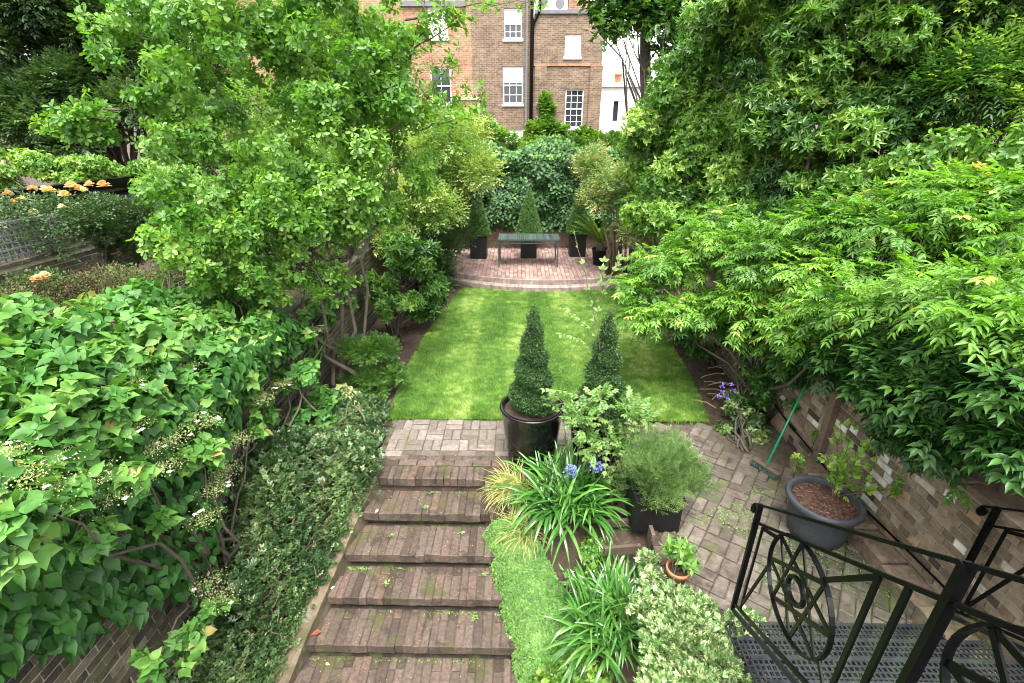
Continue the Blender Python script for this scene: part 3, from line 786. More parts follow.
def plant(name, label, cat, base, LVs, lp=None, nst=0, group=None, r0=.02, r1=.004, sag=.1, stem_name='stems', mat=None):
    """LVs: list of (part name, Leaves, material, template)"""
    root = empty(name, base, label, cat, group)
    for nm, LV, mt, tp in LVs: LV.build(nm, mt, root, tp)
    if nst and lp is not None:
        mb = MB(); stems(mb, base, lp, nst, r0, r1, sag); mb.build(stem_name, mat or M_bark, root, True)
    return root
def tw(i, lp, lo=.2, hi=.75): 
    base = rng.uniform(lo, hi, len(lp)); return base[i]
def cull(p, u, i, r, k):
    return p[k], u[k], i[k], r[k]

# =================================================================== left: multi-stemmed tree
tb = G(345, 390)
TB = [B(150, 45, 6.3, .75), B(95, 125, 5.6, .38, .4, .2), B(165, 128, 5.7, .55, .6, .42), B(245, 75, 6.2, .9), B(330, 60, 6.4, .85), B(300, 140, 6.0, .9),
      B(210, 175, 5.8, .6), B(380, 105, 6.8, .8), B(400, 175, 7.2, .7), B(345, 200, 6.2, .75), B(260, 245, 5.6, .62), B(215, 275, 5.3, .4), B(330, 285, 5.9, .4, .4, .3), B(375, 55, 7.0, .5), B(190, 235, 5.4, .5), B(235, 215, 5.6, .5), B(170, 205, 5.6, .4), B(275, 275, 5.5, .4), B(190, 275, 5.6, .35),
      B(250, -10, 6.4, .9), B(360, 5, 6.8, .8), B(300, 215, 5.6, .6)]
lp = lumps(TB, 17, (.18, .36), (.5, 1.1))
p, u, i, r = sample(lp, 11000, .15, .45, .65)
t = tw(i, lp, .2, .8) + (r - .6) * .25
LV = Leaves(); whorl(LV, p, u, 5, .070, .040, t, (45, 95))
# outreaching shoots
shoots = [(np.array(WY(a, b, y)), np.array(WY(c, d_, y2))) for a, b, y, c, d_, y2 in
          ((400, 60, 7, 450, 8, 7.2), (400, 60, 7, 470, 18, 7.3), (420, 110, 7.2, 480, 92, 7.4), (420, 110, 7.2, 455, 60, 7.3), (405, 20, 7, 535, 4, 7.3),
           (120, 120, 5.6, 44, 128, 5.3), (120, 110, 5.6, 60, 118, 5.4), (410, 60, 7, 428, -10, 7), (420, 130, 7, 470, 118, 7.1), (390, 130, 6.6, 440, 105, 6.9), (150, 40, 6.2, 80, 20, 6.0))]
sm = MB()
shoot_mb = []
for a, b_ in shoots:
    sm = MB(); shoot_mb.append(sm); pts = limb(a, b_, .05, 7, .03); sm.tube(pts, [.014 - .0017 * k for k in range(8)], 5)
    q = np.array([list(pts[k]) for k in range(2, 8)]); q = np.repeat(q, 5, 0) + rng.normal(size=(30, 3)) * .07
    uu = unit(np.repeat(np.array([list(b_ - a)]), 30, 0) / 2 + np.array([0, 0, .6]) + rng.normal(size=(30, 3)) * .5)
    whorl(LV, q, uu, 5, .082, .046, rng.uniform(.35, .8, 30), (55, 95))
root = plant('deciduous_tree', 'tall multi stemmed tree with airy light green leaves left of the lawn', 'tree', tb, [('crown', LV, G_magn, OBOV)])
tr = MB()
forks = [B(290, 265, 6.1, 0), B(375, 225, 6.9, 0), B(240, 230, 5.9, 0), B(330, 210, 6.4, 0), B(312, 250, 6.3, 0), B(352, 255, 6.6, 0)]
for f_ in forks:
    f_ = Vector(f_[:3]); b0 = Vector(tb) + Vector((random.gauss(0, .07), random.gauss(0, .06), -.05)); pts = limb(b0, f_, -.04, 6, .07)
    tr.tube(pts, [.042, .034, .030, .027, .024, .021, .018], 8, random.random())
    near = sorted(range(len(lp)), key=lambda k: (Vector(lp[k, :3]) - f_).length + random.random() * 1.5)[:14]
    for k in near:
        q = limb(f_, lp[k, :3], .05, 6, .06); tr.tube(q, [.017, .014, .012, .010, .008, .006, .003], 5, random.random())
for sm in shoot_mb: sm.build('branch', M_bark, root, True)
tr.build('trunk', M_bark, root, True)

# =================================================================== left: climbing hydrangea over the wall
HB = [BX(*q) for q in ((25, 400, -3.2, .36), (70, 370, -3.4, .42), (130, 350, -3.5, .42), (190, 345, -3.4, .38), (230, 325, -3.4, .38), (40, 345, -4, .5), (110, 320, -4.1, .5), (180, 310, -4.1, .45), (250, 300, -3.7, .36),
      (20, 450, -2.95, .30), (80, 430, -3.0, .32), (140, 410, -3.0, .32), (195, 400, -3.0, .28), (245, 385, -3.0, .26), (285, 380, -2.92, .2), (50, 478, -2.78, .2), (110, 465, -2.8, .2), (175, 450, -2.85, .2), (225, 430, -2.85, .18), (255, 425, -2.85, .14), (310, 350, -3.0, .25),
      (0, 420, -3.3, .4), (50, 500, -2.62, .17), (125, 478, -2.62, .16), (205, 450, -2.66, .14), (10, 530, -2.55, .18), (165, 520, -2.65, .10), (90, 540, -2.65, .12), (270, 322, -3.1, .27), (300, 318, -3.1, .24), (245, 350, -3.0, .25), (325, 300, -3.1, .22), (270, 348, -2.85, .20), (300, 338, -2.86, .18), (250, 375, -2.82, .18), (325, 318, -2.9, .18), (190, 645, -2.6, .15), (215, 610, -2.55, .10), (150, 665, -2.65, .13), (345, 300, -2.9, .15), (-30, 400, -3.6, .5), (15, 485, -2.75, .2), (160, 380, -3.2, .3), (210, 365, -3.1, .3), (100, 395, -3.1, .35))]
lp = lumps(HB, 9, (.30, .5), (.5, 1.0))
p, u, i, r = sample(lp, 6200, .3, .8, .55)
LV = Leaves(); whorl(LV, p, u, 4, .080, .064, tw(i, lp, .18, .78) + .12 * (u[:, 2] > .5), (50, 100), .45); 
# leaves lying flat on the wall face lower down
n = 2300; yy_ = rng.uniform(1.5, 5.4, n); top = 1.62
zf = rng.uniform(0, 1, n); low2 = np.interp(yy_, [1.5, 1.9, 2.4, 2.8, 3.1, 3.4, 3.7, 4.4, 5.4], [1.0, .74, .38, .0, -.15, .25, .85, 1.2, 1.25]) + .18 * (smooth_noise(yy_, yy_ * 0 + 2, 3, 5) - .5)
zz = low2 + (top - low2) * zf
p = np.stack([np.full(n, WALL_L + .05) + rng.uniform(0, .16, n) + .10 * zf, yy_, zz], -1)
d_ = unit(np.stack([rng.uniform(.2, .6, n), rng.normal(size=n) * .45, rng.uniform(-1, -.45, n)], -1))
nn = unit(np.stack([np.full(n, .75), rng.normal(size=n) * .3, np.full(n, .75)], -1))
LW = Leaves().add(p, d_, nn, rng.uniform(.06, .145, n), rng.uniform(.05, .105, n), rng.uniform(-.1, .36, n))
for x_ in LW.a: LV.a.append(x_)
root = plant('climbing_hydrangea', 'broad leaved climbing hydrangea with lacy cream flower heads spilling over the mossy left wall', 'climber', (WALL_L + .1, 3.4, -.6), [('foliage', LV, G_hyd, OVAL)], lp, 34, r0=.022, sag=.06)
# lacecap heads
spots = [(25, 478, -2.62), (50, 490, -2.6), (95, 480, -2.62), (75, 492, -2.6), (128, 388, -2.95), (130, 430, -2.75), (175, 440, -2.68), (205, 425, -2.7), (190, 420, -2.75), (225, 472, -2.66), (282, 385, -2.75), (300, 372, -2.75), (300, 312, -3.0), (210, 585, -2.6), (222, 600, -2.5), (20, 500, -2.6), (215, 490, -2.62), (165, 468, -2.65), (318, 330, -2.8), (60, 455, -2.75), (10, 455, -2.8), (150, 452, -2.75), (110, 500, -2.6), (35, 520, -2.55), (240, 440, -2.7), (95, 430, -2.95), (205, 520, -2.55), (262, 400, -2.75), (50, 400, -3.1), (185, 370, -3.1)]
for a, b_, yv in spots:
    FU = Leaves(); FW = Leaves()
    c = np.array(WX(a, b_, yv)); n = 340
    pp = c + np.stack([rng.normal(size=n) * .068, rng.normal(size=n) * .068, .02 + rng.normal(size=n) * .012], -1)
    FU.add(pp, rdir(n) + np.array([0, 0, .7]), rdir(n), .014, .008, rng.random(n))
    for k in range(random.randint(0, 4)):
        an = random.random() * 6.28; cc = c + np.array([math.cos(an) * .11, math.sin(an) * .11, .02]); m_ = 4
        ph = np.arange(m_) * np.pi / 2 + random.random()
        FW.add(np.repeat(cc[None], m_, 0), np.stack([np.cos(ph), np.sin(ph), np.full(m_, .2)], -1), np.array([[0, -.3, 1.]] * m_), .021, .019, rng.random(m_))
    fh = FU.build('flower_head', P_umbel, root, LANCE)
    if FW.a: FW.build('petals', P_white, fh, HEX)

# =================================================================== left: ivy bank beside the steps
n = 12500
yv = rng.uniform(1.6, 6.0, n); le = left_edge(yv) - kerb_w(yv) - .03; le = np.where(yv > 4.5, -1.85 - (yv - 4.5) * .15, le)
xv = WALL_L + .02 + (le - WALL_L + .06) * rng.random(n) ** .9
xv = xv + np.abs(rng.normal(size=n)) * .07 * (xv > le - .12)
hh = (.08 + .42 * smooth_noise(xv + 9, yv, 2.3, 8)) * np.clip((le + .14 - xv) / .25, .2, 1) * (1 + .5 * np.clip(-(xv + 2.2), 0, 1)) * np.where(yv > 4.9, .6, 1)
zv = np.maximum(bank_z(xv, yv), stair_z(yv) + .04) + hh * rng.random(n) ** .4 - .03
u = unit(np.stack([rng.normal(size=n) * .6 + .25, rng.normal(size=n) * .6 - .2, np.full(n, .9)], -1))
LV = Leaves(); tt = .06 + .6 * smooth_noise(xv + 9, yv, 3, 3) + rng.normal(size=n) * .12
tt = np.where(rng.random(n) < .03, .97, tt)
spray(LV, np.stack([xv, yv, zv], -1), u, 3, .022, .036, .021, tt, 50, .02, flat=.6)
G_ivyb = leaf_mat('leaf_ivy_bank', [(0, (.03, .065, .024)), (.4, (.07, .135, .045)), (.75, (.16, .24, .085)), (.95, (.28, .36, .14)), (1, (.45, .46, .24))], .33, .28, .6)
o = LV.build('ivy_ground_cover', G_ivyb, None, HEX); tag(o, kind='stuff')
m = MB()
for k in range(260):
    yv_ = random.uniform(1.8, 5.2); x0 = random.uniform(WALL_L + .05, float(left_edge(np.array(yv_))) - .3); z0 = float(bank_z(np.array(x0), np.array(yv_)))
    a = Vector((x0, yv_, z0 + random.uniform(.05, .2))); b_ = a + Vector((random.uniform(-.3, .35), random.uniform(-.4, .25), random.uniform(0, .32)))
    m.tube(limb(a, b_, .12, 5, .06), .0035, 4, random.random())
tag(m.build('ivy_runners', M_twig), kind='stuff')

# scattered straggling leaves near the corner, cream flowered shrublet
def bush(name, label, blobs, n, K, L, W, mat, tpl=HEX, tr=(.2, .7), cat='shrub', per=9, step=.03, mode='spray', ang=50, base=None, nst=10, group=None, up=.4, rin=.3, jit=.45, rr=(.3, .5), droop=0, open_=(45, 85), extra=None, r0=.018, hl=0, flat=.8):
    lp = lumps(blobs, per, rr); p, u, i, r = sample(lp, n, rin, up, jit)
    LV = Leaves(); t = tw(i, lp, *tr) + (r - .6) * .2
    if hl: t = np.where(rng.random(n) < hl, 1.0, t)
    if mode == 'spray': spray(LV, p, u, K, step, L, W, t, ang, droop, flat=flat)
    else: whorl(LV, p, u, K, L, W, t, open_)
    b = base or (blobs[0][0], blobs[0][1], 0)
    r_ = plant(name, label, cat, b, [('foliage', LV, mat, tpl)], lp, nst, group, r0)
    return r_, lp
bush('evergreen_shrub', 'small dense dark green shrub between the tree trunk and the lawn', [B(372, 355, 6.5, .42, .4, .32), B(365, 385, 6.3, .38, .35, .25), B(392, 375, 6.4, .2, .2, .2)], 3200, 5, .034, .013, G_mid, tr=(.05, .45), base=tuple(G(372, 398)), step=.018)
bush('cream_leaved_shrub', 'low sprig with narrow cream edged leaves beside the tree trunk', [B(358, 415, 5.6, .16, .16, .14), B(345, 395, 5.7, .16, .14, .14), B(372, 440, 5.2, .14, .14, .1)], 260, 5, .07, .022, G_var, tr=(.15, .75), base=tuple(G(360, 430)), mode='whorl', nst=5)
bush('broad_leaved_vine', 'low vine with pale lobed leaves under the tree, above the ivy bank', [B(310, 420, 5.2, .3, .3, .22), B(350, 445, 4.9, .16, .2, .12), B(280, 440, 4.8, .25, .25, .2), B(330, 470, 4.6, .2, .2, .12), B(300, 375, 5.3, .25, .3, .25), B(325, 400, 5.5, .2, .25, .2), B(265, 415, 4.8, .18, .25, .2), B(285, 345, 5.5, .2, .3, .2), B(300, 450, 4.7, .2, .2, .12)], 1000, 4, .075, .07, G_hyd, OVAL, (.25, .6), 'climber', mode='whorl', base=tuple(G(320, 440)), open_=(60, 92), up=.9)

# =================================================================== left side going back
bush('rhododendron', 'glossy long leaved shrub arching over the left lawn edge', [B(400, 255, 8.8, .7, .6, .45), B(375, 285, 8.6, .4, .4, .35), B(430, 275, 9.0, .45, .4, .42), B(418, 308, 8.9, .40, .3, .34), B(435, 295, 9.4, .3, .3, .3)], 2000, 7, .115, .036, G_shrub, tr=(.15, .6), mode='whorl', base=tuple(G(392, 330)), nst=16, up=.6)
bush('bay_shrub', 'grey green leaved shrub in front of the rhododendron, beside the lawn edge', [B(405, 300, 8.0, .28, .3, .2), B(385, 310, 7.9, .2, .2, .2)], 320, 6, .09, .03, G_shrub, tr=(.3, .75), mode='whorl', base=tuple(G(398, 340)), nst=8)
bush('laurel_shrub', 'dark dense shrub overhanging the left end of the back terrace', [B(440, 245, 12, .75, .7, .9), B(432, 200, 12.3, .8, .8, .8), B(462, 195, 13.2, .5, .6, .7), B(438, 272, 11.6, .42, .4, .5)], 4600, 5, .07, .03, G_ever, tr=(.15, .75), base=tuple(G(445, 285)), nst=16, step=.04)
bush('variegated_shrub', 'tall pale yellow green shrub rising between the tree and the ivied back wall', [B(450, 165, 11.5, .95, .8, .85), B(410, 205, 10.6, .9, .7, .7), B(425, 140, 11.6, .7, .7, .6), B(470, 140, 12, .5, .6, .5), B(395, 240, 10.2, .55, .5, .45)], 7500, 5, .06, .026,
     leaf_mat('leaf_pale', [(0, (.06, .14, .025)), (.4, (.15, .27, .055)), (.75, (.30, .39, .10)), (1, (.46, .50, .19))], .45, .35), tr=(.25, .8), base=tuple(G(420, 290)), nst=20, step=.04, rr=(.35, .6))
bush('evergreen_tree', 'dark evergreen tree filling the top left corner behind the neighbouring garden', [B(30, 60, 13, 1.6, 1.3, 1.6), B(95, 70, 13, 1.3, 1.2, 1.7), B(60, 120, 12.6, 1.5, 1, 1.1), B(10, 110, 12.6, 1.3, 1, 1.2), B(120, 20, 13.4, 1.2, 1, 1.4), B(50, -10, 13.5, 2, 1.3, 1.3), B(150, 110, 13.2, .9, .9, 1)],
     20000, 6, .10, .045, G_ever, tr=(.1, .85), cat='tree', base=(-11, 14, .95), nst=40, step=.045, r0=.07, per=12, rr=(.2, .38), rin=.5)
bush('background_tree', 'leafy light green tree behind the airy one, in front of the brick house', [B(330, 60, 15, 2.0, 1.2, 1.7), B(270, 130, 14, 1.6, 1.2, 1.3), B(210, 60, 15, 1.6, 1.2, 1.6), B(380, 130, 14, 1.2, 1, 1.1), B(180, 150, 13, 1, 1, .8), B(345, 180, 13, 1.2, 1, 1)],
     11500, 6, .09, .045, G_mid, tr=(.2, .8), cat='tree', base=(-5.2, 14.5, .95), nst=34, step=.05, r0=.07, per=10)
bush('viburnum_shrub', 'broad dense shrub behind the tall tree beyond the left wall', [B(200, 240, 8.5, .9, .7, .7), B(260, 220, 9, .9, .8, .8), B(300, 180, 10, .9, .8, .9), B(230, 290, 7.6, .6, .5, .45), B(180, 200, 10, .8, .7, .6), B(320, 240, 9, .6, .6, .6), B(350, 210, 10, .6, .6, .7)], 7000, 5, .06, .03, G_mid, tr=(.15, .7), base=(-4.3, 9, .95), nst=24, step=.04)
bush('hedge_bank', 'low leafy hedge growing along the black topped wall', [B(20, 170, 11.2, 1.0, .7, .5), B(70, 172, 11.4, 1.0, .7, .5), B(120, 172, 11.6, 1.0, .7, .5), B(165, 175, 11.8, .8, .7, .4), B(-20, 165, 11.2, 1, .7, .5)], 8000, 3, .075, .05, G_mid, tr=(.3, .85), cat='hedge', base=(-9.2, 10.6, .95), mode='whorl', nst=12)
# black capped wall beyond the neighbouring garden
p0, p1 = WX(-60, 191, -9.0), WX(146, 181, -9.0)
nb = empty('capped_fence', (-9, (p0.y + p1.y) / 2, .95), 'dark fence with a thick black capping rail beyond the roses', 'fence')
zt = (p0.z + p1.z) / 2
m = MB(); m.box(-9.06, -8.98, p0.y, p1.y, .95, zt - .16, .5); m.build('panel', M_wood, nb)
m = MB(); m.box(-9.12, -8.9, p0.y - .02, p1.y + .05, zt - .155, zt + .02); m.box(-8.96, -8.92, p0.y, p1.y, zt - .30, zt - .24); m.build('capping_rail', M_blk, nb)
# neighbour's low brick wall with grey trellis on it
q0, q1 = WX(-40, 274, -6.6), WX(66, 252, -6.6)
zt = q1.z
nw = brick_wall('neighbour_wall', 'low dark brick wall carrying grey trellis in the garden to the left', -6.6, 1, .2, q0.y, q1.y + .5, .95, zt, False, (.3, .2), 0, mat=M_oldb)
tl = empty('trellis', (-6.65, (q0.y + q1.y) / 2, zt + .06), 'grey painted square lattice trellis behind the peach roses', 'trellis')
M_trel = solid('grey_paint', [(0, (.09, .095, .105)), (1, (.13, .135, .145))], .7, 8, .15, .2, 50)
m = MB(); y = q0.y; TH = .50
while y < q1.y + .1: m.box(-6.66, -6.645, y, y + .022, zt + .06, zt + TH, random.random()); y += .085
z = zt + .1
while z < zt + TH: m.box(-6.644, -6.63, q0.y, q1.y + .1, z, z + .022, random.random()); z += .085
m.build('lattice', M_trel, tl)
m = MB(); m.box(-6.68, -6.62, q0.y, q1.y + .1, zt + TH + .002, zt + TH + .04); m.build('top_rail', M_trel, tl)
bush('clipped_shrub', 'rounded grey green clipped shrub in the garden to the left', [B(118, 228, 8.2, .8, .7, .55), B(148, 225, 8.3, .55, .5, .5), B(82, 232, 8.0, .5, .5, .45)], 8500, 5, .032, .016, G_ever, tr=(.3, .8), base=(-7.2, 8.2, .95), step=.02, rin=.6, nst=10)
bush('twiggy_shrub', 'brown tangled twiggy shrub with few leaves left of the climbing hydrangea', [B(60, 305, 6.0, .7, .7, .35), B(130, 290, 6.6, .7, .6, .35), B(15, 320, 5.4, .5, .6, .35), B(175, 285, 7.0, .5, .5, .3), B(210, 255, 7.0, .4, .5, .35)], 8500, 6, .032, .014, G_tan, tr=(.1, .9), base=(-5.0, 6, .95), step=.035, nst=45, flat=.3)
bush('clematis', 'light leaved climber with small pale blue flowers below the tall tree', [B(190, 290, 5.8, .4, .4, .25), B(225, 290, 5.8, .35, .35, .25)], 420, 4, .06, .035, G_hyd, tr=(.2, .6), mode='whorl', base=(-3.3, 5.7, .95), nst=8, cat='climber')
for (name_, label_, pts_, bl) in (
    ('rose_bush', 'rose bush covered in peach and cream blooms in front of the trellis', [(22, 200), (33, 190), (50, 192), (45, 190), (65, 196), (80, 190), (104, 187), (15, 204), (62, 208), (84, 192), (20, 243), (28, 238), (12, 228), (60, 240), (35, 215), (90, 186), (72, 188), (8, 195)],
     [B(40, 215, 7.2, .55, .45, .24), B(80, 213, 7.4, .4, .4, .22), B(30, 245, 6.8, .45, .4, .35), B(55, 225, 7.0, .4, .4, .3), B(50, 235, 6.5, .35, .3, .3), B(8, 215, 6.4, .3, .3, .22)]),
    ('rose_bush', 'straggly low rose bush with a few orange blooms above the twiggy shrub', [(38, 278), (45, 276), (35, 281), (8, 308), (14, 318), (42, 280)], [B(25, 300, 5.9, .5, .4, .3)])):
    r_, _ = bush(name_, label_, bl, 1500, 4, .042, .026, G_ever, tr=(.3, .8), base=(bl[0][0], bl[0][1], .95), nst=14, cat='rose bush', step=.04)
    for (a, b_) in pts_:
        FL = Leaves()
        c = np.array(WY(a, b_, bl[0][1] - .35)); n = 44; s = random.uniform(.9, 1.45) * bl[0][1] / 7
        ph = rng.uniform(0, 6.28, n); rr_ = rng.uniform(.1, 1, n)
        dd = np.stack([np.cos(ph) * rr_, np.sin(ph) * rr_, 1.1 - rr_], -1)
        FL.add(np.repeat(c[None], n, 0) + dd * .015 * s, dd, np.stack([-np.cos(ph), -np.sin(ph), np.full(n, .8)], -1), .052 * s, .045 * s, random.choice((.15, .5, .9)) + rng.normal(size=n) * .12)
        FL.build('bloom', P_peach, r_, HEX)

# =================================================================== back: ivied wall, climber, topiary
def ivy_sheet(name, label, n, f, mat, L=.075, cat='ivy', base=(0, 0, 0), tr=(.1, .7)):
    p, d_, nn, t = f(n)
    LV = Leaves().add(p, d_, nn, L * rng.uniform(.7, 1.3, n), L * .85 * rng.uniform(.8, 1.2, n), t)
    return plant(name, label, cat, base, [('foliage', LV, mat, HEX)])
def backivy(n):
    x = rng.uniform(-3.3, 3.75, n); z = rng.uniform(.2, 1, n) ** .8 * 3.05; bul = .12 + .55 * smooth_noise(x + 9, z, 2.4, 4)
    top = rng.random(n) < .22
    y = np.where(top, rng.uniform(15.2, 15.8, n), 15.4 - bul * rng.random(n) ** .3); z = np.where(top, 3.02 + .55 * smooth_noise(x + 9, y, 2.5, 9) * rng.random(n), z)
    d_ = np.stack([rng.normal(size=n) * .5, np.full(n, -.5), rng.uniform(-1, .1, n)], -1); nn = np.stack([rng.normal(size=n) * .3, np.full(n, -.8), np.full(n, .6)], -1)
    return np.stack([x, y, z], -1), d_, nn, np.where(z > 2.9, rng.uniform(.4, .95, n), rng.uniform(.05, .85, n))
G_ivy = leaf_mat('leaf_ivy', [(0, (.010, .035, .010)), (.5, (.022, .075, .016)), (.8, (.07, .17, .03)), (1, (.15, .29, .05))], .5, .2, .35)
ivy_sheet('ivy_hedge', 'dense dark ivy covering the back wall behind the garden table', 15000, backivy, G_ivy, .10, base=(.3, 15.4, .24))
bush('wall_climber', 'bright green climber growing up the brown brick wing beside the drainpipe', [B(546, 112, 25.75, .32, .12, 1.0), B(541, 132, 25.6, .7, .2, .6), B(560, 133, 25.5, .6, .25, .35), B(590, 140, 25.3, 1.0, .3, .5), B(615, 138, 24.8, .7, .3, .5), B(545, 145, 25.5, 1.2, .3, .5)], 3200, 5, .12, .09, G_mid, tr=(.35, .85), base=(2.2, 25.5, 0), nst=14, cat='climber')
bush('back_hedge', 'leafy bright shrub row just above the back wall in front of the house', [B(500, 150, 17.5, .8, .6, .5), B(560, 150, 17.5, 1.2, .6, .45), B(600, 155, 17, .7, .6, .5), B(475, 130, 17, .9, .6, .9)], 3000, 4, .085, .05, G_mid, tr=(.3, .8), base=(1.5, 17.3, 0), nst=10, cat='hedge')

def topiary_leaves(c, H, rb, n, L, spiral=0, seed=0, shape=1.0):
    """leaf skin of a clipped cone whose base centre is c"""
    h = 1 - np.sqrt(rng.random(n)) if shape == 1 else rng.random(n) ** 1.5
    a = rng.uniform(0, 2 * np.pi, n)
    env = (1 - h) ** .9 * np.clip((h + .05) / .10, .6, 1)
    bump = 1 + (spiral * .24 * np.sin(a + h * 2 * np.pi * 4.2) if spiral else 0) + .10 * (smooth_noise(a * 1.3 + seed + 5, h * 7, 1.6, seed) - .5)
    r = rb * env * bump + rng.normal(size=n) * .014 + .014
    rd = np.stack([np.cos(a), np.sin(a), np.zeros(n)], -1)
    p = np.array(c) + rd * r[:, None] + np.stack([0 * h, 0 * h, h * H], -1)
    u = unit(rd + np.array([0, 0, .45]) + rng.normal(size=(n, 3)) * .5)
    return p, u
def cone_plant(name, label, px_base, c, pot, H, rb, n, L, mat, spiral=0, seed=1, group=None, tr=(.2, .8), zb=None):
    """pot: dict(kind, r0, r1, h)"""
    root = empty(name, c, label, 'potted topiary', group)
    ph = pot['h']; m = MB()
    if pot['kind'] == 'round':
        r0, r1 = pot['r0'], pot['r1']
        prof = [(r0 * .96, 0), (r0, .02)] + [(r0 + (r1 - r0) * f ** .8, ph * f) for f in (.1, .2, .35, .5, .65, .8, .93)] + [(r1 + .008, ph * .955), (r1 + .014, ph * .975), (r1 + .010, ph * .995), (r1 - .002, ph), (r1 - .028, ph * .995), (r1 - .035, ph * .95), (r1 - .04, ph * .9)]
        m.lathe(c, prof, 48); m.build('pot', pot.get('mat', M_blackpot), root, True)
        s = MB(); s.lathe((c[0], c[1], c[2] + ph * .88), [(r1 - .05, 0), (r1 - .041, .03), (.01, .045)], 24); s.build('soil', M_soil, root)
    else:
        r = pot['r1'] / 1.0; a = math.pi / 4
        hw = pot['r1']; m.box(c[0] - hw, c[0] + hw, c[1] - hw, c[1] + hw, c[2], c[2] + ph - .03); m.box(c[0] - hw - .008, c[0] + hw + .008, c[1] - hw - .008, c[1] + hw + .008, c[2] + ph - .029, c[2] + ph)
        m.build('planter', M_blackbox, root)
    base = (c[0], c[1], c[2] + ph * (.93 if pot['kind'] == 'round' else 1.01))
    p, u = topiary_leaves(base, H, rb, n, L, spiral, seed)
    LV = Leaves(); t = rng.uniform(*tr, len(p))
    for k in range(3):
        d_ = unit(u + rng.normal(size=u.shape) * .55); LV.add(p + rng.normal(size=p.shape) * .006, d_, rdir(len(p)) + u, L * rng.uniform(.7, 1.7, len(p)), L * .6, t + rng.normal(size=len(p)) * .1)
    LV.build('foliage', mat, root, HEX)
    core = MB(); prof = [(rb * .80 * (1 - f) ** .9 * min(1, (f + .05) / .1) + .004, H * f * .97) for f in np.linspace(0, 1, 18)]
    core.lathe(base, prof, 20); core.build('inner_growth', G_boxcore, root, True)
    return root
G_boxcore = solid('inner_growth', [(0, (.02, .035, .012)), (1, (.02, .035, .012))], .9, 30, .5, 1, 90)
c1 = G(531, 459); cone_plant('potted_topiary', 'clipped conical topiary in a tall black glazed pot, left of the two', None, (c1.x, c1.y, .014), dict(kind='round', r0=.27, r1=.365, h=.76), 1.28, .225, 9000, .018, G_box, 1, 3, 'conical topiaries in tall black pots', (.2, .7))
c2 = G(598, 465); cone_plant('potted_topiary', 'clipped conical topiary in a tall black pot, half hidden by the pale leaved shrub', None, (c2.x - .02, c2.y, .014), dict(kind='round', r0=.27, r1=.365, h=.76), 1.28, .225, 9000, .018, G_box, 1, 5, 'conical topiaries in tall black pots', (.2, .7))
G_boxlt = leaf_mat('leaf_box_far', [(0, (.04, .10, .02)), (.6, (.085, .18, .035)), (1, (.14, .25, .05))], .55, .25)
for px_, py_, lb, Hh, rb_, mt in ((528.5, 258.5, 'pyramid topiary in a square black planter behind the garden table', 1.32, .36, G_boxlt), (577.5, 257, 'pyramid topiary in a square black planter behind the spiky palm', 1.36, .33, G_boxlt), (478.5, 259, 'shaded topiary in a square black planter at the left end of the terrace', 1.2, .33, G_boxlt)):
    c = G(px_, py_, .24); cone_plant('pyramid_topiary', lb, None, (c.x, c.y + .24, .243), dict(kind='square', r1=.235, h=.62), Hh, rb_, 4200, .028, mt, 0, int(px_), 'pyramid topiaries in square black planters', (.2, .8))
# cycad in a round black pot
c = G(599, 264.5, .24)
root = empty('potted_palm', (c.x, c.y, .243), 'spiky cycad palm in a round black pot at the right end of the terrace', 'potted plant')
m = MB(); m.lathe((c.x, c.y, .243), [(.16, 0), (.17, .01), (.215, .40), (.235, .41), (.235, .45), (.205, .45), (.2, .40)], 28); m.build('pot', M_blackbox, root, True)
m = MB(); m.lathe((c.x, c.y, .62), [(.10, 0), (.12, .08), (.11, .16), (.04, .24)], 12); m.build('trunk', M_bark, root)
FR = Leaves(); rb2 = MB()
for k in range(17):
    az = k * 2.4 + random.random() * .4; el = random.uniform(.55, 1.25); Lf = random.uniform(.75, 1.0)
    if k < 5: az = math.pi + random.uniform(-.5, .5); Lf = 1.0
    pos = np.array([c.x, c.y, .84]); d_ = np.array([math.cos(az) * math.cos(el), math.sin(az) * math.cos(el), math.sin(el)]); pts = []
    for s in range(14):
        pts.append(pos.copy()); d_ = d_ + np.array([0, 0, -.055]); d_ /= np.linalg.norm(d_); pos = pos + d_ * Lf / 14
    rb2.tube([Vector(q) for q in pts], .009, 4)
    q = np.repeat(np.array(pts[1:]), 3, 0); dd = np.repeat(unit(np.diff(np.array(pts), axis=0)), 3, 0); q = q + dd * np.tile([0, .02, .04], 13)[:, None]
    sd_ = unit(np.cross(dd, np.array([0, 0, 1.]))); nn = np.cross(sd_, dd)
    for sg in (-1, 1): FR.add(q, sd_ * sg + dd * .7 + nn * .15, nn, .13, .022, rng.uniform(.5, .95, len(q)))
FR.build('fronds', G_mid, root, LANCE); rb2.build('frond_stalks', G_strap, root)

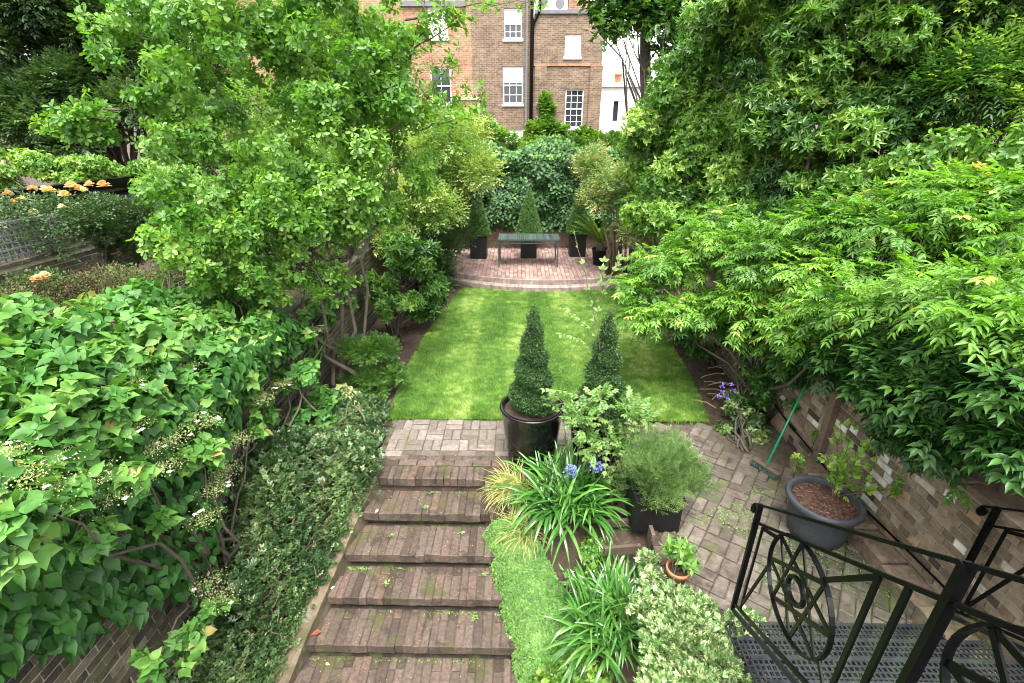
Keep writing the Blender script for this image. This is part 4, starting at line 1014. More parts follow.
# =================================================================== right: big trees and shrubs, back to front
bush('lime_tree', 'dark leaved tree hanging over the white house at the top right of centre', [B(700, 20, 16, 1.5, 1.3, 1.5), B(655, 10, 15.5, .8, 1, 1.1), B(618, 2, 15.5, .9, .7, .5), B(740, 60, 16, 1.5, 1.3, 1.5), B(700, -45, 16, 3, 1.5, 1.3), B(604, 25, 15, .35, .35, .4), B(680, 70, 16, .7, .8, .9), B(625, 25, 15.4, .4, .4, .3), B(800, 60, 18, 2.6, 1.4, 2.6), B(900, 40, 18, 2.8, 1.4, 2.8), B(720, 110, 17.5, 1.6, 1.2, 1.4)],
     12000, 4, .105, .08, G_dark, tr=(.3, 1.0), cat='tree', base=(4.9, 16.2, 0), nst=30, r0=.07, step=.07, per=10, droop=.12)
m = MB(); a = Vector(WY(652, 160, 16.3)); m.tube([Vector((a.x + .2, 16.3, 0)), a, Vector(WY(645, 70, 16.3)), Vector(WY(646, -30, 16.3))], [.3, .22, .17, .12], 10); m.build('trunk', M_bark, bpy.data.objects['lime_tree'], True); m = MB(); a = WY(722, 60, 16); m.tube([Vector((a.x, 16, 0)), Vector(WY(718, 90, 16)), Vector(WY(722, 40, 16)), Vector(WY(715, -40, 16))], [.3, .26, .22, .16], 10)
o = m.build('trunk', M_bark, bpy.data.objects['lime_tree'], True)
bush('red_tinted_shrub', 'pale shrub flushed with red young leaves right of the back terrace', [B(612, 190, 12.2, .7, .6, .6), B(598, 165, 12.8, .5, .5, .4), B(640, 222, 11.6, .45, .5, .5), B(600, 178, 13.3, .4, .4, .4), B(640, 165, 12, .6, .6, .6)], 4200, 5, .062, .028,
     leaf_mat('leaf_red_tint', [(0, (.05, .12, .03)), (.45, (.13, .24, .06)), (.8, (.27, .36, .12)), (.95, (.34, .34, .14)), (1, (.42, .13, .08))], .45, .3), tr=(.25, .85), base=(2.9, 12.4, .05), nst=20, hl=.03, step=.04)
bush('camellia_tree', 'tall bright green broad leaved evergreen rising above the right fence', [B(660, 150, 10.6, .9, .9, .9), B(690, 100, 10.6, .9, .9, .8), B(650, 200, 10, .7, .7, .6), B(720, 70, 10.5, .9, .9, .9), B(640, 130, 11, .6, .6, .7), B(700, 170, 9.4, .9, .9, .9), B(670, 215, 9.5, .6, .7, .5), B(745, 130, 9.6, .9, .9, .9), B(697, 30, 10.8, .30, .3, .6), B(735, 205, 8.8, .7, .7, .5), B(715, 225, 8.8, .6, .6, .4), B(770, 165, 9, .7, .7, .6)],
     16500, 5, .085, .038, leaf_mat('leaf_bright_evergreen', [(0, (.035, .10, .018)), (.4, (.085, .20, .03)), (.75, (.19, .35, .055)), (1, (.34, .48, .12))], .36, .4), tr=(.2, .9), rr=(.38, .62), jit=.6, cat='tree', base=(3.9, 10.4, 0), nst=40, r0=.05, mode='whorl', open_=(35, 80))
bush('pittosporum_tree', 'large dark glossy evergreen with pale shoot tips at the top right', [B(780, 60, 8.8, 1.1, 1, 1.0), B(850, 50, 8.4, 1.0, 1, .9), B(800, 130, 8.2, .9, .9, .8), B(870, 130, 7.8, .9, .9, .8), B(760, 10, 9.2, 1.2, 1, .8), B(920, 40, 8.0, 1.0, 1, .9), B(840, 195, 7.4, .7, .8, .4), B(770, 190, 8.0, .7, .7, .5), B(880, -20, 8.4, 1.8, 1.2, .8), B(735, 235, 8, .6, .7, .5), B(820, 95, 8.4, .6, .6, .6)],
     12000, 7, .105, .034, G_shrub, tr=(.0, .75), cat='tree', base=(5.0, 8.4, 0), nst=46, r0=.055, mode='whorl', open_=(35, 85), hl=.02, per=11, rr=(.24, .42), rin=.45)
bush('fine_leaved_tree', 'dark fine leaved tree in the far top right corner', [B(990, 40, 7.6, 1.0, 1, 1.0), B(960, 110, 7.2, .8, .9, .7), B(1030, 110, 7, .8, 1, .8), B(1010, -20, 7.8, 1.3, 1, .8), B(930, 90, 7.6, .6, .7, .7)],
     7500, 7, .085, .026, G_shrub, tr=(.05, .8), cat='tree', base=(7.2, 7.4, 0), nst=34, r0=.05, hl=.04, step=.035, rin=.4)
bush('ivy_mound', 'mounded green ivy between the glossy evergreen and the wisteria at the right edge', [B(930, 165, 6.8, .9, .8, .35), B(1000, 150, 6.6, .9, .8, .4), B(880, 190, 6.9, .6, .7, .3), B(1040, 190, 6.2, .8, .8, .5)], 3000, 3, .085, .05, G_mid, tr=(.2, .75), cat='climber', base=(6.2, 6.6, 0), nst=18, mode='whorl')

# wisteria: arching pinnate sprays along the fence top
WB = [B(665, 262, 7.2, .5, .6, .25), B(700, 250, 7.4, .6, .7, .35), B(635, 285, 6.9, .34, .4, .2), B(650, 315, 6.4, .30, .35, .2), B(735, 235, 7.0, .6, .7, .4), B(770, 255, 6.3, .6, .6, .4), B(820, 225, 6.2, .7, .7, .35), B(870, 215, 6.0, .7, .7, .35),
      B(920, 225, 5.5, .7, .7, .35), B(980, 205, 5.6, .8, .7, .4), B(850, 285, 5.2, .6, .6, .35), B(920, 290, 4.9, .6, .6, .35), B(800, 305, 5.6, .5, .5, .3), B(975, 280, 4.8, .5, .6, .35), B(1020, 250, 4.8, .5, .6, .4), B(745, 300, 6.2, .5, .5, .3), B(890, 345, 4.8, .4, .4, .22), B(950, 345, 4.6, .32, .35, .2), B(1020, 330, 4.1, .3, .35, .28), B(690, 305, 6.6, .4, .5, .2), B(1035, 380, 3.8, .25, .3, .2), BX(685, 322, 3.1, .28), BX(720, 318, 3.1, .28), BX(762, 325, 3.1, .3), BX(805, 322, 3.15, .32), BX(850, 315, 3.15, .33), BX(900, 305, 3.2, .33), BX(955, 300, 3.2, .33), BX(1005, 310, 3.2, .3), BX(660, 345, 3.0, .18)]
lp = lumps(WB, 9, (.32, .55)); p, u, i, r = sample(lp, 6600, .3, .2, .7)
u = unit(u * np.array([1, 1, .8]) + np.array([-.35, -.3, -.05]))
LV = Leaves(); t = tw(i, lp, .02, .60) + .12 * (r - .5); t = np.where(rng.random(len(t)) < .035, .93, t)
spray(LV, p, u, 6, .033, .078, .024, t, 58, .10, flat=.85)
root = plant('wisteria', 'bright green wisteria with long pinnate leaves arching over the right fence', 'climber', (3.5, 5.8, 0), [('foliage', LV, G_wist, HEX)], lp, 16, r0=.024, sag=.04)
vm = MB(); yv = 14.0
for s in range(3):
    pts = [Vector((WALL_R - .1 + random.gauss(0, .06), y_, 1.5 + s * .35 + random.gauss(0, .06))) for y_ in np.arange(3.0, 9.5, .45)]; vm.tube(pts, .022 - s * .004, 6, random.random())
for k in range(26):      # bare hanging shoots and rachises
    a = Vector(WY(random.uniform(640, 790), random.uniform(270, 320), random.uniform(6.2, 7.2))); b_ = a + Vector((random.uniform(-.3, .3), random.uniform(-.3, .2), -random.uniform(.3, .75)))
    vm.tube(limb(a, b_, .1, 5, .03), .006, 4, random.random())
vm.build('vines', M_bark, root, True)
# star jasmine: dark glossy curtain on the wall
JB = [BX(*q) for q in ((830, 345, 3.35, .3), (860, 365, 3.25, .3), (895, 385, 3.2, .32), (930, 405, 3.15, .3), (965, 425, 3.15, .28), (1000, 425, 3.15, .24), (1035, 430, 3.15, .25), (880, 330, 3.5, .38), (930, 350, 3.4, .38), (980, 365, 3.35, .36), (1030, 385, 3.3, .34), (910, 425, 3.25, .14), (945, 432, 3.2, .12), (1000, 405, 3.2, .3), (960, 390, 3.2, .3), (1060, 420, 3.2, .35), (800, 350, 3.4, .28))]
bush('star_jasmine', 'dark glossy climber hanging over the brick wall beneath the wisteria', JB, 4200, 3, .080, .036, G_dark, OVAL, (.0, .7), 'climber', base=(3.38, 4.6, 1.15), r0=.010, nst=30, step=.045, ang=56, droop=.05, rin=.4, up=.1)
sp = Leaves(); q = np.array([list(WX(938, 452, WALL_R - .1)), list(WX(945, 462, WALL_R - .1)), list(WX(962, 488, WALL_R - .08)), list(WX(950, 470, WALL_R - .1))])
spray(sp, np.repeat(q, 2, 0) + rng.normal(size=(8, 3)) * .02, unit(np.array([[-.1, -.6, -.6]] * 8) + rng.normal(size=(8, 3)) * .3), 4, .03, .06, .03, rng.uniform(.5, .95, 8), 56, .05)
sp.build('shoots', G_dark, bpy.data.objects['star_jasmine'], OVAL)
# climbers on the fence and in the right bed
bush('honeysuckle', 'mid green climber on the fence post between the wisteria and the purple flowers', [B(745, 350, 6.2, .28, .4, .5), B(760, 390, 5.8, .22, .35, .4), B(740, 330, 6.6, .25, .3, .3), B(790, 340, 6.0, .3, .4, .3), B(780, 380, 5.7, .25, .3, .25), B(800, 400, 5.4, .2, .3, .2), B(815, 335, 5.9, .3, .35, .3), B(770, 320, 6.2, .3, .35, .3), B(720, 325, 6.8, .25, .3, .25), B(840, 320, 5.7, .3, .3, .3)], 2400, 4, .065, .038, G_dark, OVAL, (.4, 1.0), 'climber', mode='whorl', base=(3.2, 6.0, 0), nst=16)
r_, _ = bush('bellflower', 'leafy clump with violet blue bell flowers at the corner of the right bed', [B(730, 400, 5.9, .20, .25, .22), B(745, 420, 5.6, .26, .25, .22), B(735, 440, 5.35, .2, .2, .12), B(755, 440, 5.3, .2, .2, .16), B(722, 430, 5.5, .15, .15, .12)], 560, 4, .062, .036, leaf_mat('leaf_euonymus', [(0, (.03, .08, .025)), (.6, (.08, .16, .04)), (.85, (.22, .32, .10)), (1, (.42, .48, .2))], .35, .25), OVAL, (.2, .95), 'flowering plant', mode='whorl', base=tuple(G(745, 448)), nst=10)
FL = Leaves()
for a, b_ in ((723, 392), (731, 384), (719, 396), (727, 398), (734, 390), (722, 386)):
    c = np.array(WY(a, b_, 5.55)); n = 12; ph = rng.uniform(0, 6.28, n); dd = np.stack([np.cos(ph), np.sin(ph) - .3, rng.uniform(-.2, .8, n)], -1); FL.add(np.repeat(c[None], n, 0) + rng.normal(size=(n, 3)) * .012, dd, rdir(n), .036, .022, rng.random(n))
FL.build('flowers', P_purple, r_, HEX)
bush('fern_shrublet', 'small leafy plant against the fence foot behind the right lawn edge', [B(700, 350, 7.4, .3, .3, .2), B(715, 330, 7.6, .3, .3, .25), B(690, 335, 8, .3, .3, .2)], 420, 5, .06, .03, G_dark, tr=(.3, .9), mode='whorl', base=tuple(G(712, 365)), nst=8)
# dry stalks lying on the soil
m = MB()
for k in range(16):
    a = G(random.uniform(690, 735), random.uniform(355, 405), .02); an = random.uniform(-1.2, .6); b_ = a + Vector((math.cos(an) * .4, math.sin(an) * .4, .06)); m.tube(limb(a, b_, .1, 5, .04), .006, 4, random.uniform(.6, 1))
tag(m.build('fallen_twigs', solid('dry_twig', [(0, (.12, .08, .05)), (1, (.42, .33, .20))], .9, 10, .2, 0)), kind='stuff')
# lantern on the fence
lc = WY(737, 292, 6.6)
ln = empty('garden_lantern', (lc.x, lc.y, lc.z - .12), 'dark grey bell shaped garden lantern half buried in the wisteria', 'lantern')
m = MB(); m.lathe((lc.x, lc.y, lc.z - .12), [(.055, 0), (.075, .02), (.07, .10), (.05, .17), (.02, .21), (.012, .24)], 18); m.build('shade', M_lead, ln, True)
m = MB(); m.tube([(lc.x, lc.y, lc.z + .12), (lc.x + .1, lc.y, lc.z + .2), (WALL_R + .1, lc.y, lc.z + .15)], .01, 6); m.build('bracket', M_blk, ln)
# rustic post near the palm
m = MB(); pp = G(610, 275, .24)
for k in range(7):
    o_ = Vector((random.uniform(-.18, .18), random.uniform(-.1, .1), 0)); m.tube([pp + o_ - Vector((0, 0, .25)), pp + o_ + Vector((random.gauss(0, .05), 0, .6)), pp + o_ * 1.2 + Vector((random.gauss(0, .1), 0, 1.25))], [.045, .04, .03], 7, random.random())
o = recenter(m.build('tree_stump', M_twig, None, True)); tag(o, 'cluster of bare brown stems right of the black palm pot', 'tree stems')

# =================================================================== foreground planting between steps and path
def bz(x, y): return float(bed_z(np.array(float(x)), np.array(float(y))))
def clump(name, label, c, n, Lr, W, mat, cat='plant', lean=(.15, 1.1), droop=.10, segs=9, rad=.12, tr=(.1, .9), group=None, arch=1.0, out=None):
    """strap leaved clump: n arching blades rooted round c"""
    vs, fs, ts = [], [], []
    for k in range(n):
        az = random.uniform(0, 6.283) if out is None else random.gauss(out[0], out[1]); th = random.uniform(*lean); L = random.uniform(*Lr); wd = W * random.uniform(.75, 1.2)
        rr = rad * math.sqrt(random.random()); a2 = random.uniform(0, 6.283)
        pos = Vector((c[0] + rr * math.cos(a2), c[1] + rr * math.sin(a2), c[2]))
        d = Vector((math.cos(az) * math.sin(th), math.sin(az) * math.sin(th), math.cos(th))); side = Vector((-math.sin(az), math.cos(az), 0)); side = (side + Vector((0, 0, random.gauss(0, .25)))).normalized()
        t = random.uniform(*tr); k0 = len(vs); dr = droop * random.uniform(.5, 1.5) * arch
        for s in range(segs + 1):
            f = s / segs; wv = wd * (min(1, .55 + f * 2.2)) * (1 - f ** 3) ** .8 + .0008
            up = d.cross(side).normalized() * (-1)
            vs += [pos - side * wv / 2 + up * wv * .15, pos, pos + side * wv / 2 + up * wv * .15]
            d = (d + Vector((0, 0, -dr * (.4 + f * 1.6)))).normalized(); pos = pos + d * L / segs
            fl_ = bz(pos.x, pos.y) + .01 if pos.x < 1.3 and pos.y < 4.35 else .01
            if pos.x < right_edge(np.array(pos.y)) : fl_ = -3
            if pos.z < fl_: pos.z = fl_
            if s:
                q = k0 + (s - 1) * 3; fs += [(q, q + 1, q + 4, q + 3), (q + 1, q + 2, q + 5, q + 4)]; ts += [t, t]
    m = MB(); m.v = [tuple(v) for v in vs]; m.f = fs; m.t = ts
    root = empty(name, c, label, cat, group); m.build('leaves', mat, root, True); return root
def umbel_flower(root, c, base, mat, r=.065, n=60):
    FL = Leaves(); dd = rdir(n); dd[:, 2] = np.abs(dd[:, 2]) * .9 - .15; dd = unit(dd)
    q = np.array(c) + dd * r * rng.uniform(.65, 1, (n, 1))
    for k in range(3): FL.add(q, dd + rng.normal(size=(n, 3)) * .5, rdir(n), .026, .012, rng.random(n))
    FL.build('flower_head', mat, root, HEX)
    m = MB(); m.tube(limb(base, c, .02, 5, .01), .005, 5); m.build('flower_stalk', G_strap, root)
a1 = G(566, 505, -.08); a1c = (a1.x, a1.y, bz(a1.x, a1.y))
ag = clump('agapanthus', 'large agapanthus clump with two blue flower heads in front of the black pots', a1c, 430, (.45, .76), .038, G_strap, 'flowering plant', (.1, 1.15), .13, 10, .30, (.15, .95), 'agapanthus clumps')
for a, b_ in ((571, 472), (596, 468)):
    c = WY(a, b_, a1.y - .05); umbel_flower(ag, tuple(c), (a1.x, a1.y, a1c[2]), P_blue)
a2 = G(608, 612, -.30); a2c = (a2.x, a2.y, bz(a2.x, a2.y))
clump('agapanthus', 'second agapanthus clump without flowers beside the variegated ivy', a2c, 300, (.40, .66), .033, G_strap, 'flowering plant', (.1, 1.2), .13, 10, .26, (.25, 1.0), 'agapanthus clumps')
g1 = G(512, 492, -.06)
clump('golden_grass', 'arching golden striped grass clump overhanging the top steps', (g1.x + .05, g1.y, bz(g1.x + .05, g1.y)), 380, (.24, .42), .0075, G_gold, 'ornamental grass', (.3, 1.3), .17, 8, .14, (.2, 1), out=(3.6, 1.1))
g2 = G(525, 525, -.15)
clump('golden_grass', 'lower golden striped grass clump just above the green carpet plant', (g2.x, g2.y, bz(g2.x, g2.y)), 260, (.22, .36), .0075, G_gold, 'ornamental grass', (.3, 1.3), .17, 8, .12, (.2, 1), out=(3.9, 1.2))
# mind-your-own-business carpet
def carpet_z(x, y):
    e = x - right_edge(y)
    return bed_z(x, y) + .07 + .06 * smooth_noise(x + 5, y, 5.5, 12) - .30 * np.clip((.10 - e) / .22, 0, 1) ** 2
n = 42000
yv = rng.uniform(2.1, 3.95, n); re = right_edge(yv); wd_ = np.interp(yv, [2.1, 2.6, 3.2, 3.6, 3.95], [.56, .56, .52, .44, .34])
xv = re - .10 + (wd_ + .10) * rng.random(n) ** .9
zv = carpet_z(xv, yv) + rng.normal(size=n) * .008 + .04 * smooth_noise(xv + 5, yv, 14, 14)
nn = unit(np.stack([np.where(xv - re < .08, -.7, 0) + rng.normal(size=n) * .5, rng.normal(size=n) * .5 - .3, np.full(n, 1.)], -1))
LV = Leaves().add(np.stack([xv, yv, zv], -1), np.cross(nn, rdir(n)), nn, rng.uniform(.012, .026, n), rng.uniform(.011, .021, n), .12 + .4 * smooth_noise(xv + 5, yv, 5, 2) + rng.normal(size=n) * .15)
tag(LV.build('carpet_ground_cover', G_carpet, None, HEX), kind='stuff')
gx, gy = np.meshgrid(np.linspace(0, 1, 14), np.linspace(2.1, 3.95, 40)); re = right_edge(gy); wd_ = np.interp(gy, [2.1, 2.6, 3.2, 3.6, 3.95], [.56, .56, .52, .44, .34]); X2 = re - .06 + (wd_ + .05) * gx
me = bpy.data.meshes.new('carpet_mat'); me.from_pydata(np.stack([X2, gy, carpet_z(X2, gy) - .012], -1).reshape(-1, 3).tolist(), [], [(j * 14 + i, j * 14 + i + 1, (j + 1) * 14 + i + 1, (j + 1) * 14 + i) for j in range(39) for i in range(13)])
tag(link_mesh('carpet_mat', me, solid('carpet_mat', [(0, (.05, .13, .012)), (1, (.05, .13, .012))], .9, 30, .4, 1, 90)), kind='stuff')

def lowplant(name, label, px, py, z, r, n, K, L, W, mat, tpl=OVAL, tr=(.3, .85), cat='plant', rz=None, **kw):
    c = G(px, py, z); zz = bz(c.x, c.y) if c.x < 1.3 else 0
    return bush(name, label, [(c.x, c.y, zz + (rz or r * .6), r, r, rz or r * .7)], n, K, L, W, mat, tpl, tr, cat, base=(c.x, c.y, zz), **kw)
lowplant('mint_plant', 'small fresh green leafy plant at the bottom edge beside the steps', 548, 662, -.6, .26, 340, 4, .045, .028, G_mid, tr=(.4, .9), mode='whorl', nst=8)
lowplant('mint_plant', 'small leafy plant at the bottom edge left of the variegated ivy', 592, 668, -.5, .22, 220, 4, .05, .03, G_mid, tr=(.3, .85), mode='whorl', nst=8)
lowplant('strawberry_plant', 'low leafy clump filling the soil between the two agapanthus clumps', 590, 548, -.1, .20, 200, 4, .04, .028, G_mid, tr=(.2, .6), mode='whorl', nst=5)
lowplant('hellebore', 'light veined leafy sprig among the second agapanthus leaves', 625, 590, -.1, .16, 70, 4, .06, .03, G_mid, tr=(.5, .9), mode='whorl', nst=5)
lowplant('spurge_plant', 'small pale speckled leafy plant right of the blue flower heads', 612, 500, 0, .18, 260, 4, .035, .018, G_lav, tr=(.2, .9), mode='whorl', nst=6, rz=.24)
lowplant('spurge_plant', 'little plant hugging the step kerb below the first agapanthus', 575, 560, -.1, .12, 120, 4, .028, .016, G_carpet, tr=(.1, .7), mode='whorl', nst=5)
# variegated ivy mass spilling over the path corner
IV = []
for a, b_, rr_ in ((690, 600, .26), (720, 625, .32), (690, 640, .30), (735, 655, .22), (670, 660, .26), (715, 672, .32), (660, 620, .16), (655, 565, .12), (645, 590, .12), (690, 700, .4), (748, 648, .16), (758, 675, .16), (648, 545, .10)):
    c = G(a, b_ + 12, .08); IV.append((c.x, c.y, rr_ * .22, rr_, rr_, rr_ * .42))
lp = lumps(IV, 9, (.3, .5)); p, u, i, r = sample(lp, 7200, .4, .9, .5)
LV = Leaves(); spray(LV, p, u, 3, .016, .033, .028, rng.uniform(.05, 1, len(p)) ** 1.5, 50, .03, flat=.6)
LV.a = [(*q[:5], rng.random(len(q[0])) ** 1.1) for q in LV.a]
G_vivy = leaf_mat('leaf_variegated_ivy', [(0, (.06, .15, .04)), (.4, (.12, .24, .06)), (.6, (.26, .35, .13)), (.85, (.44, .49, .25)), (1, (.58, .58, .36))], .5, .25)
IVYL = (np.array([(0, 0, 0), (.10, .48, .05), (.42, .36, .02), (1, 0, -.1), (.42, -.36, .02), (.10, -.48, .05)]), [(0, 3, 2, 1), (0, 5, 4, 3)])
plant('variegated_ivy', 'cream edged variegated ivy mound at the foot of the black stair railing', 'ivy', (1.5, 2.6, 0), [('foliage', LV, G_vivy, IVYL)], lp, 30, r0=.008, r1=.003)
# retaining edge between bed and path, and timber bed edges
m = MB(); 
for k, y in enumerate(np.arange(2.3, 4.4, .235)):
    m.soft(1.302, 1.40, y + .003, y + .228, -1.6, .03 + random.gauss(0, .004), random.random(), .01, .004)
tag(recenter(m.build('bed_edging', M_step)), 'brick edging between the planting bed and the right hand path', 'edging')
for a, b_, q, w_, lb in (((604, 551, 0), (640, 548, 0), .0, .09, 'nearer timber board holding back the bed behind the terracotta pot'), ((604, 524, .0), (628, 522, .0), .0, .08, 'farther timber board in the bed under the agapanthus flowers')):
    A, C = G(*a), G(*b_); m = MB(); m.bar((A.x, A.y, q), (C.x, C.y, q), .035, w_, (0, 0, 1), .3)
    tag(recenter(m.build('timber_board', M_wood)), lb, 'timber edging', 'timber boards in the planting bed')
m = MB(); A = G(652, 535); m.box(A.x - .035, A.x - .0, A.y - .1, A.y + .55, -.1, .10, .7); tag(recenter(m.build('timber_board', M_wood)), 'short timber board running back beside the square black planter', 'timber edging', 'timber boards in the planting bed')

# rosemary / lavender in a square black planter
c = G(655, 532)
root = empty('potted_rosemary', (c.x, c.y + .22, .014), 'bushy grey green rosemary in a square black planter beside the path', 'potted plant')
m = MB(); hw = .23; x0, y0 = c.x, c.y + .22; m.box(x0 - hw, x0 + hw, y0 - hw, y0 + hw, .014, .40); m.box(x0 - hw - .01, x0 + hw + .01, y0 - hw - .01, y0 + hw + .01, .401, .43); m.build('planter', M_blackbox, root)
lp = lumps([(x0 + .05, y0, .68, .38, .34, .28), (x0 + .22, y0 - .10, .50, .28, .26, .24), (x0 + .0, y0 - .16, .52, .26, .2, .2), (x0 - .12, y0 + .1, .60, .24, .25, .22), (x0 + .12, y0 - .05, .86, .16, .16, .12), (x0 + .34, y0 - .02, .62, .14, .14, .12)], 14, (.22, .5), (.5, 1.2)); p, u, i, r = sample(lp, 4600, .1, 1.3, .4)
LV = Leaves(); spray(LV, p, u, 7, .012, .030, .0055, tw(i, lp, .15, .85) , 48, 0, flat=.3); LV.build('foliage', G_lav, root, LANCE)
mb = MB(); stems(mb, (x0, y0, .43), lp, 24, .008, .003); mb.build('stems', M_twig, root)
G_pale = leaf_mat('leaf_pale_oval', [(0, (.05, .13, .03)), (.5, (.12, .24, .055)), (1, (.25, .37, .12))], .4, .4)
# pale leaved shrub in front of the second topiary, with long shoots
SB = [B(628, 408, 4.25, .12, .14, .09), B(585, 418, 4.25, .17, .16, .11), B(615, 438, 4.2, .20, .18, .12), B(556, 402, 4.35, .09, .09, .06), B(640, 422, 4.2, .14, .14, .12), B(590, 445, 4.15, .14, .13, .12), B(600, 400, 4.25, .10, .1, .08)]
lp = lumps(SB, 8, (.35, .55)); p, u, i, r = sample(lp, 300, .3, .4, .5)
LV = Leaves(); spray(LV, p, u, 4, .028, .042, .028, tw(i, lp, .4, .9), 52, .02, flat=.85)
sm = MB(); bs = Vector((1.02, 4.3, 0))
for (a, b_, yv, c_, d_, y2) in ((600, 350, 4.5, 575, 235, 4.6), (595, 330, 4.5, 604, 262, 4.6), (590, 400, 4.4, 545, 390, 4.4), (600, 340, 4.5, 560, 305, 4.6), (590, 345, 4.5, 562, 335, 4.5), (600, 300, 4.55, 622, 255, 4.6), (610, 420, 4.3, 605, 470, 4.0)):
    A, C = Vector(WY(a, b_, yv)), Vector(WY(c_, d_, y2)); pts = limb(A, C, .04, 8, .02); sm.tube(pts, .0035, 4)
    q = np.array([list(v) for v in pts[1:]]); dd = np.repeat(np.array([list((C - A).normalized())]), len(q), 0); spray(LV, q, dd, 1, .01, .052, .032, rng.uniform(.6, .95, len(q)), 58, .0)
root = plant('pale_leaved_shrub', 'thin shrub with pale oval leaves and long shoots in front of the second topiary', 'shrub', tuple(bs), [('foliage', LV, G_pale, OVAL)], lp, 20, r0=.012, r1=.003)
sm.build('shoots', M_twig, root)
# terracotta pot
c = G(676, 581, .014); c.z = .014
root = empty('terracotta_pot_plant', c, 'small leafy plant in a terracotta pot standing at the path edge', 'potted plant')
m = MB(); m.lathe(c, [(.062, 0), (.068, .005), (.092, .125), (.103, .127), (.106, .165), (.100, .17), (.092, .165), (.088, .13)], 32); m.build('pot', M_terra, root, True)
m = MB(); m.lathe(c, [(.086, .128), (.087, .143), (.02, .15)], 20); m.build('soil', M_soil, root)
lp = lumps([(c.x, c.y, .30, .15, .15, .10), (c.x + .06, c.y + .02, .33, .1, .1, .08), (c.x - .05, c.y + .05, .34, .1, .1, .08)], 6, (.35, .5)); p, u, i, r = sample(lp, 48, .3, .8, .4)
LV = Leaves(); whorl(LV, p, u, 4, .07, .036, rng.uniform(.2, .8, len(p)), (50, 85)); LV.build('foliage', G_mid, root, OVAL)
mb = MB(); stems(mb, (c.x, c.y, .14), lp, 12, .006, .003); mb.build('stems', M_twig, root)
# grey tub with sapling
c = G(823, 546, .014) + Vector((.02, .19, 0)); c.z = .014
root = empty('grey_tub', c, 'round grey plastic tub of bark mulch standing by the brick wall', 'plant pot')
m = MB(); m.lathe(c, [(.235, 0), (.25, .01), (.262, .10), (.295, .35), (.300, .365), (.33, .37), (.337, .385), (.335, .42), (.325, .435), (.300, .435), (.288, .425), (.28, .36), (.275, .34)], 48); m.build('pot', M_greytub, root, True)
m = MB(); m.lathe((c.x, c.y, .014), [(.279, .34), (.280, .37), (.15, .385), (.01, .38)], 30); m.build('soil', M_mulch, root)
ch = Leaves(); n = 900; aa = rng.uniform(0, 6.283, n); rr_ = .27 * np.sqrt(rng.random(n)); ch.add(np.stack([c.x + rr_ * np.cos(aa), c.y + rr_ * np.sin(aa), np.full(n, .392) + rng.random(n) * .02], -1), rdir(n) * np.array([1, 1, .35]), rdir(n) + np.array([0, 0, 1.2]), rng.uniform(.015, .045, n), .010, rng.random(n))
o = ch.build('bark_mulch', M_mulch, root, LANCE); o['kind'] = 'stuff'
sx = Vector((c.x + .12, c.y + .06, .39))
sap = empty('sapling', sx, 'young light green sapling growing in the round grey tub', 'young plant')
tips = [Vector(WY(a, b_, y_)) for a, b_, y_ in ((840, 425, 3.9), (862, 445, 3.85), (838, 462, 3.8), (872, 475, 3.8), (870, 450, 3.8), (850, 430, 3.9), (826, 455, 3.75), (878, 490, 3.7), (852, 470, 3.7))]
mb = MB(); LV = Leaves()
for tpt in tips:
    pts = limb(sx, tpt, .03, 7, .03); mb.tube(pts, [.008, .007, .006, .005, .004, .0035, .003, .002], 5)
    q = np.array([list(v) for v in pts[2:]]); q = np.repeat(q, 2, 0) + rng.normal(size=(len(q) * 2, 3)) * .025
    uu = unit(np.repeat(np.array([list(tpt - sx)]), len(q), 0) + rng.normal(size=q.shape) * .25); spray(LV, q, uu, 3, .016, .036, .024, rng.uniform(.45, .9, len(q)), 52, .0)
mb.build('stem', M_twig, sap); LV.build('foliage', G_wist, sap, OVAL)
for a, b_, y_, lb in ((897, 487, 3.35, 'small weed sprouting from the brick wall right of the sapling'), (818, 440, 4.4, 'small weed sprouting from the brick wall left of the sapling'), (797, 460, 4.2, 'small weed rising between the broom and the grey tub')):
    q = WX(a, b_, WALL_R - .04) if a > 810 else WY(a, b_, y_)
    q = Vector(q); bush('wall_weed', lb, [(q.x, q.y, q.z, .05, .08, .12)], 26, 4, .034, .022, G_wist, OVAL, (.4, .85), 'weed', mode='whorl', base=(q.x, q.y, q.z - .15), nst=4, r0=.004, per=6)

# broom leaning on the wall
hd = G(766, 470); br = empty('broom', (hd.x, hd.y, .012), 'green handled broom with a wooden head leaning against the brick wall', 'broom')
e0, e1 = G(754, 459, .075), G(779, 475, .075); dv = (e1 - e0).normalized(); mid = (e0 + e1) / 2
top = WX(812, 374, WALL_R - .02); top.x = WALL_R - .03
m = MB(); m.bar(mid - dv * .17 , mid + dv * .17, .05, .022, (0, 0, 1), .9); m.build('head', solid('pale_wood', [(0, (.10, .06, .042)), (1, (.14, .09, .06))], .6, 20, .2, .2, 40), br)
LB = Leaves(); n = 1500; s_ = rng.uniform(-.165, .165, n); o_ = rng.uniform(-.024, .024, n); pv = np.array(list(dv)); qv = np.array([-dv.y, dv.x, 0])
LB.add(np.array(list(mid)) + pv * s_[:, None] + qv * o_[:, None] - np.array([0, 0, .012]), np.array([[0, 0, -1.]] * n) + qv * (o_[:, None] * 10 - .5) + rng.normal(size=(n, 3)) * .12, rdir(n), .062, .005, rng.random(n))
LB.build('bristles', solid('bristle', [(0, (.015, .04, .025)), (1, (.05, .12, .08))], .7, 30, .2, 0), br, LANCE)
m = MB(); m.tube([mid + Vector((0, 0, .015)), top], .0125, 10); m.build('handle', solid('green_enamel', [(0, (.012, .26, .10)), (1, (.012, .26, .10))], .3, 10, .1, 0, coat=.4), br, True)
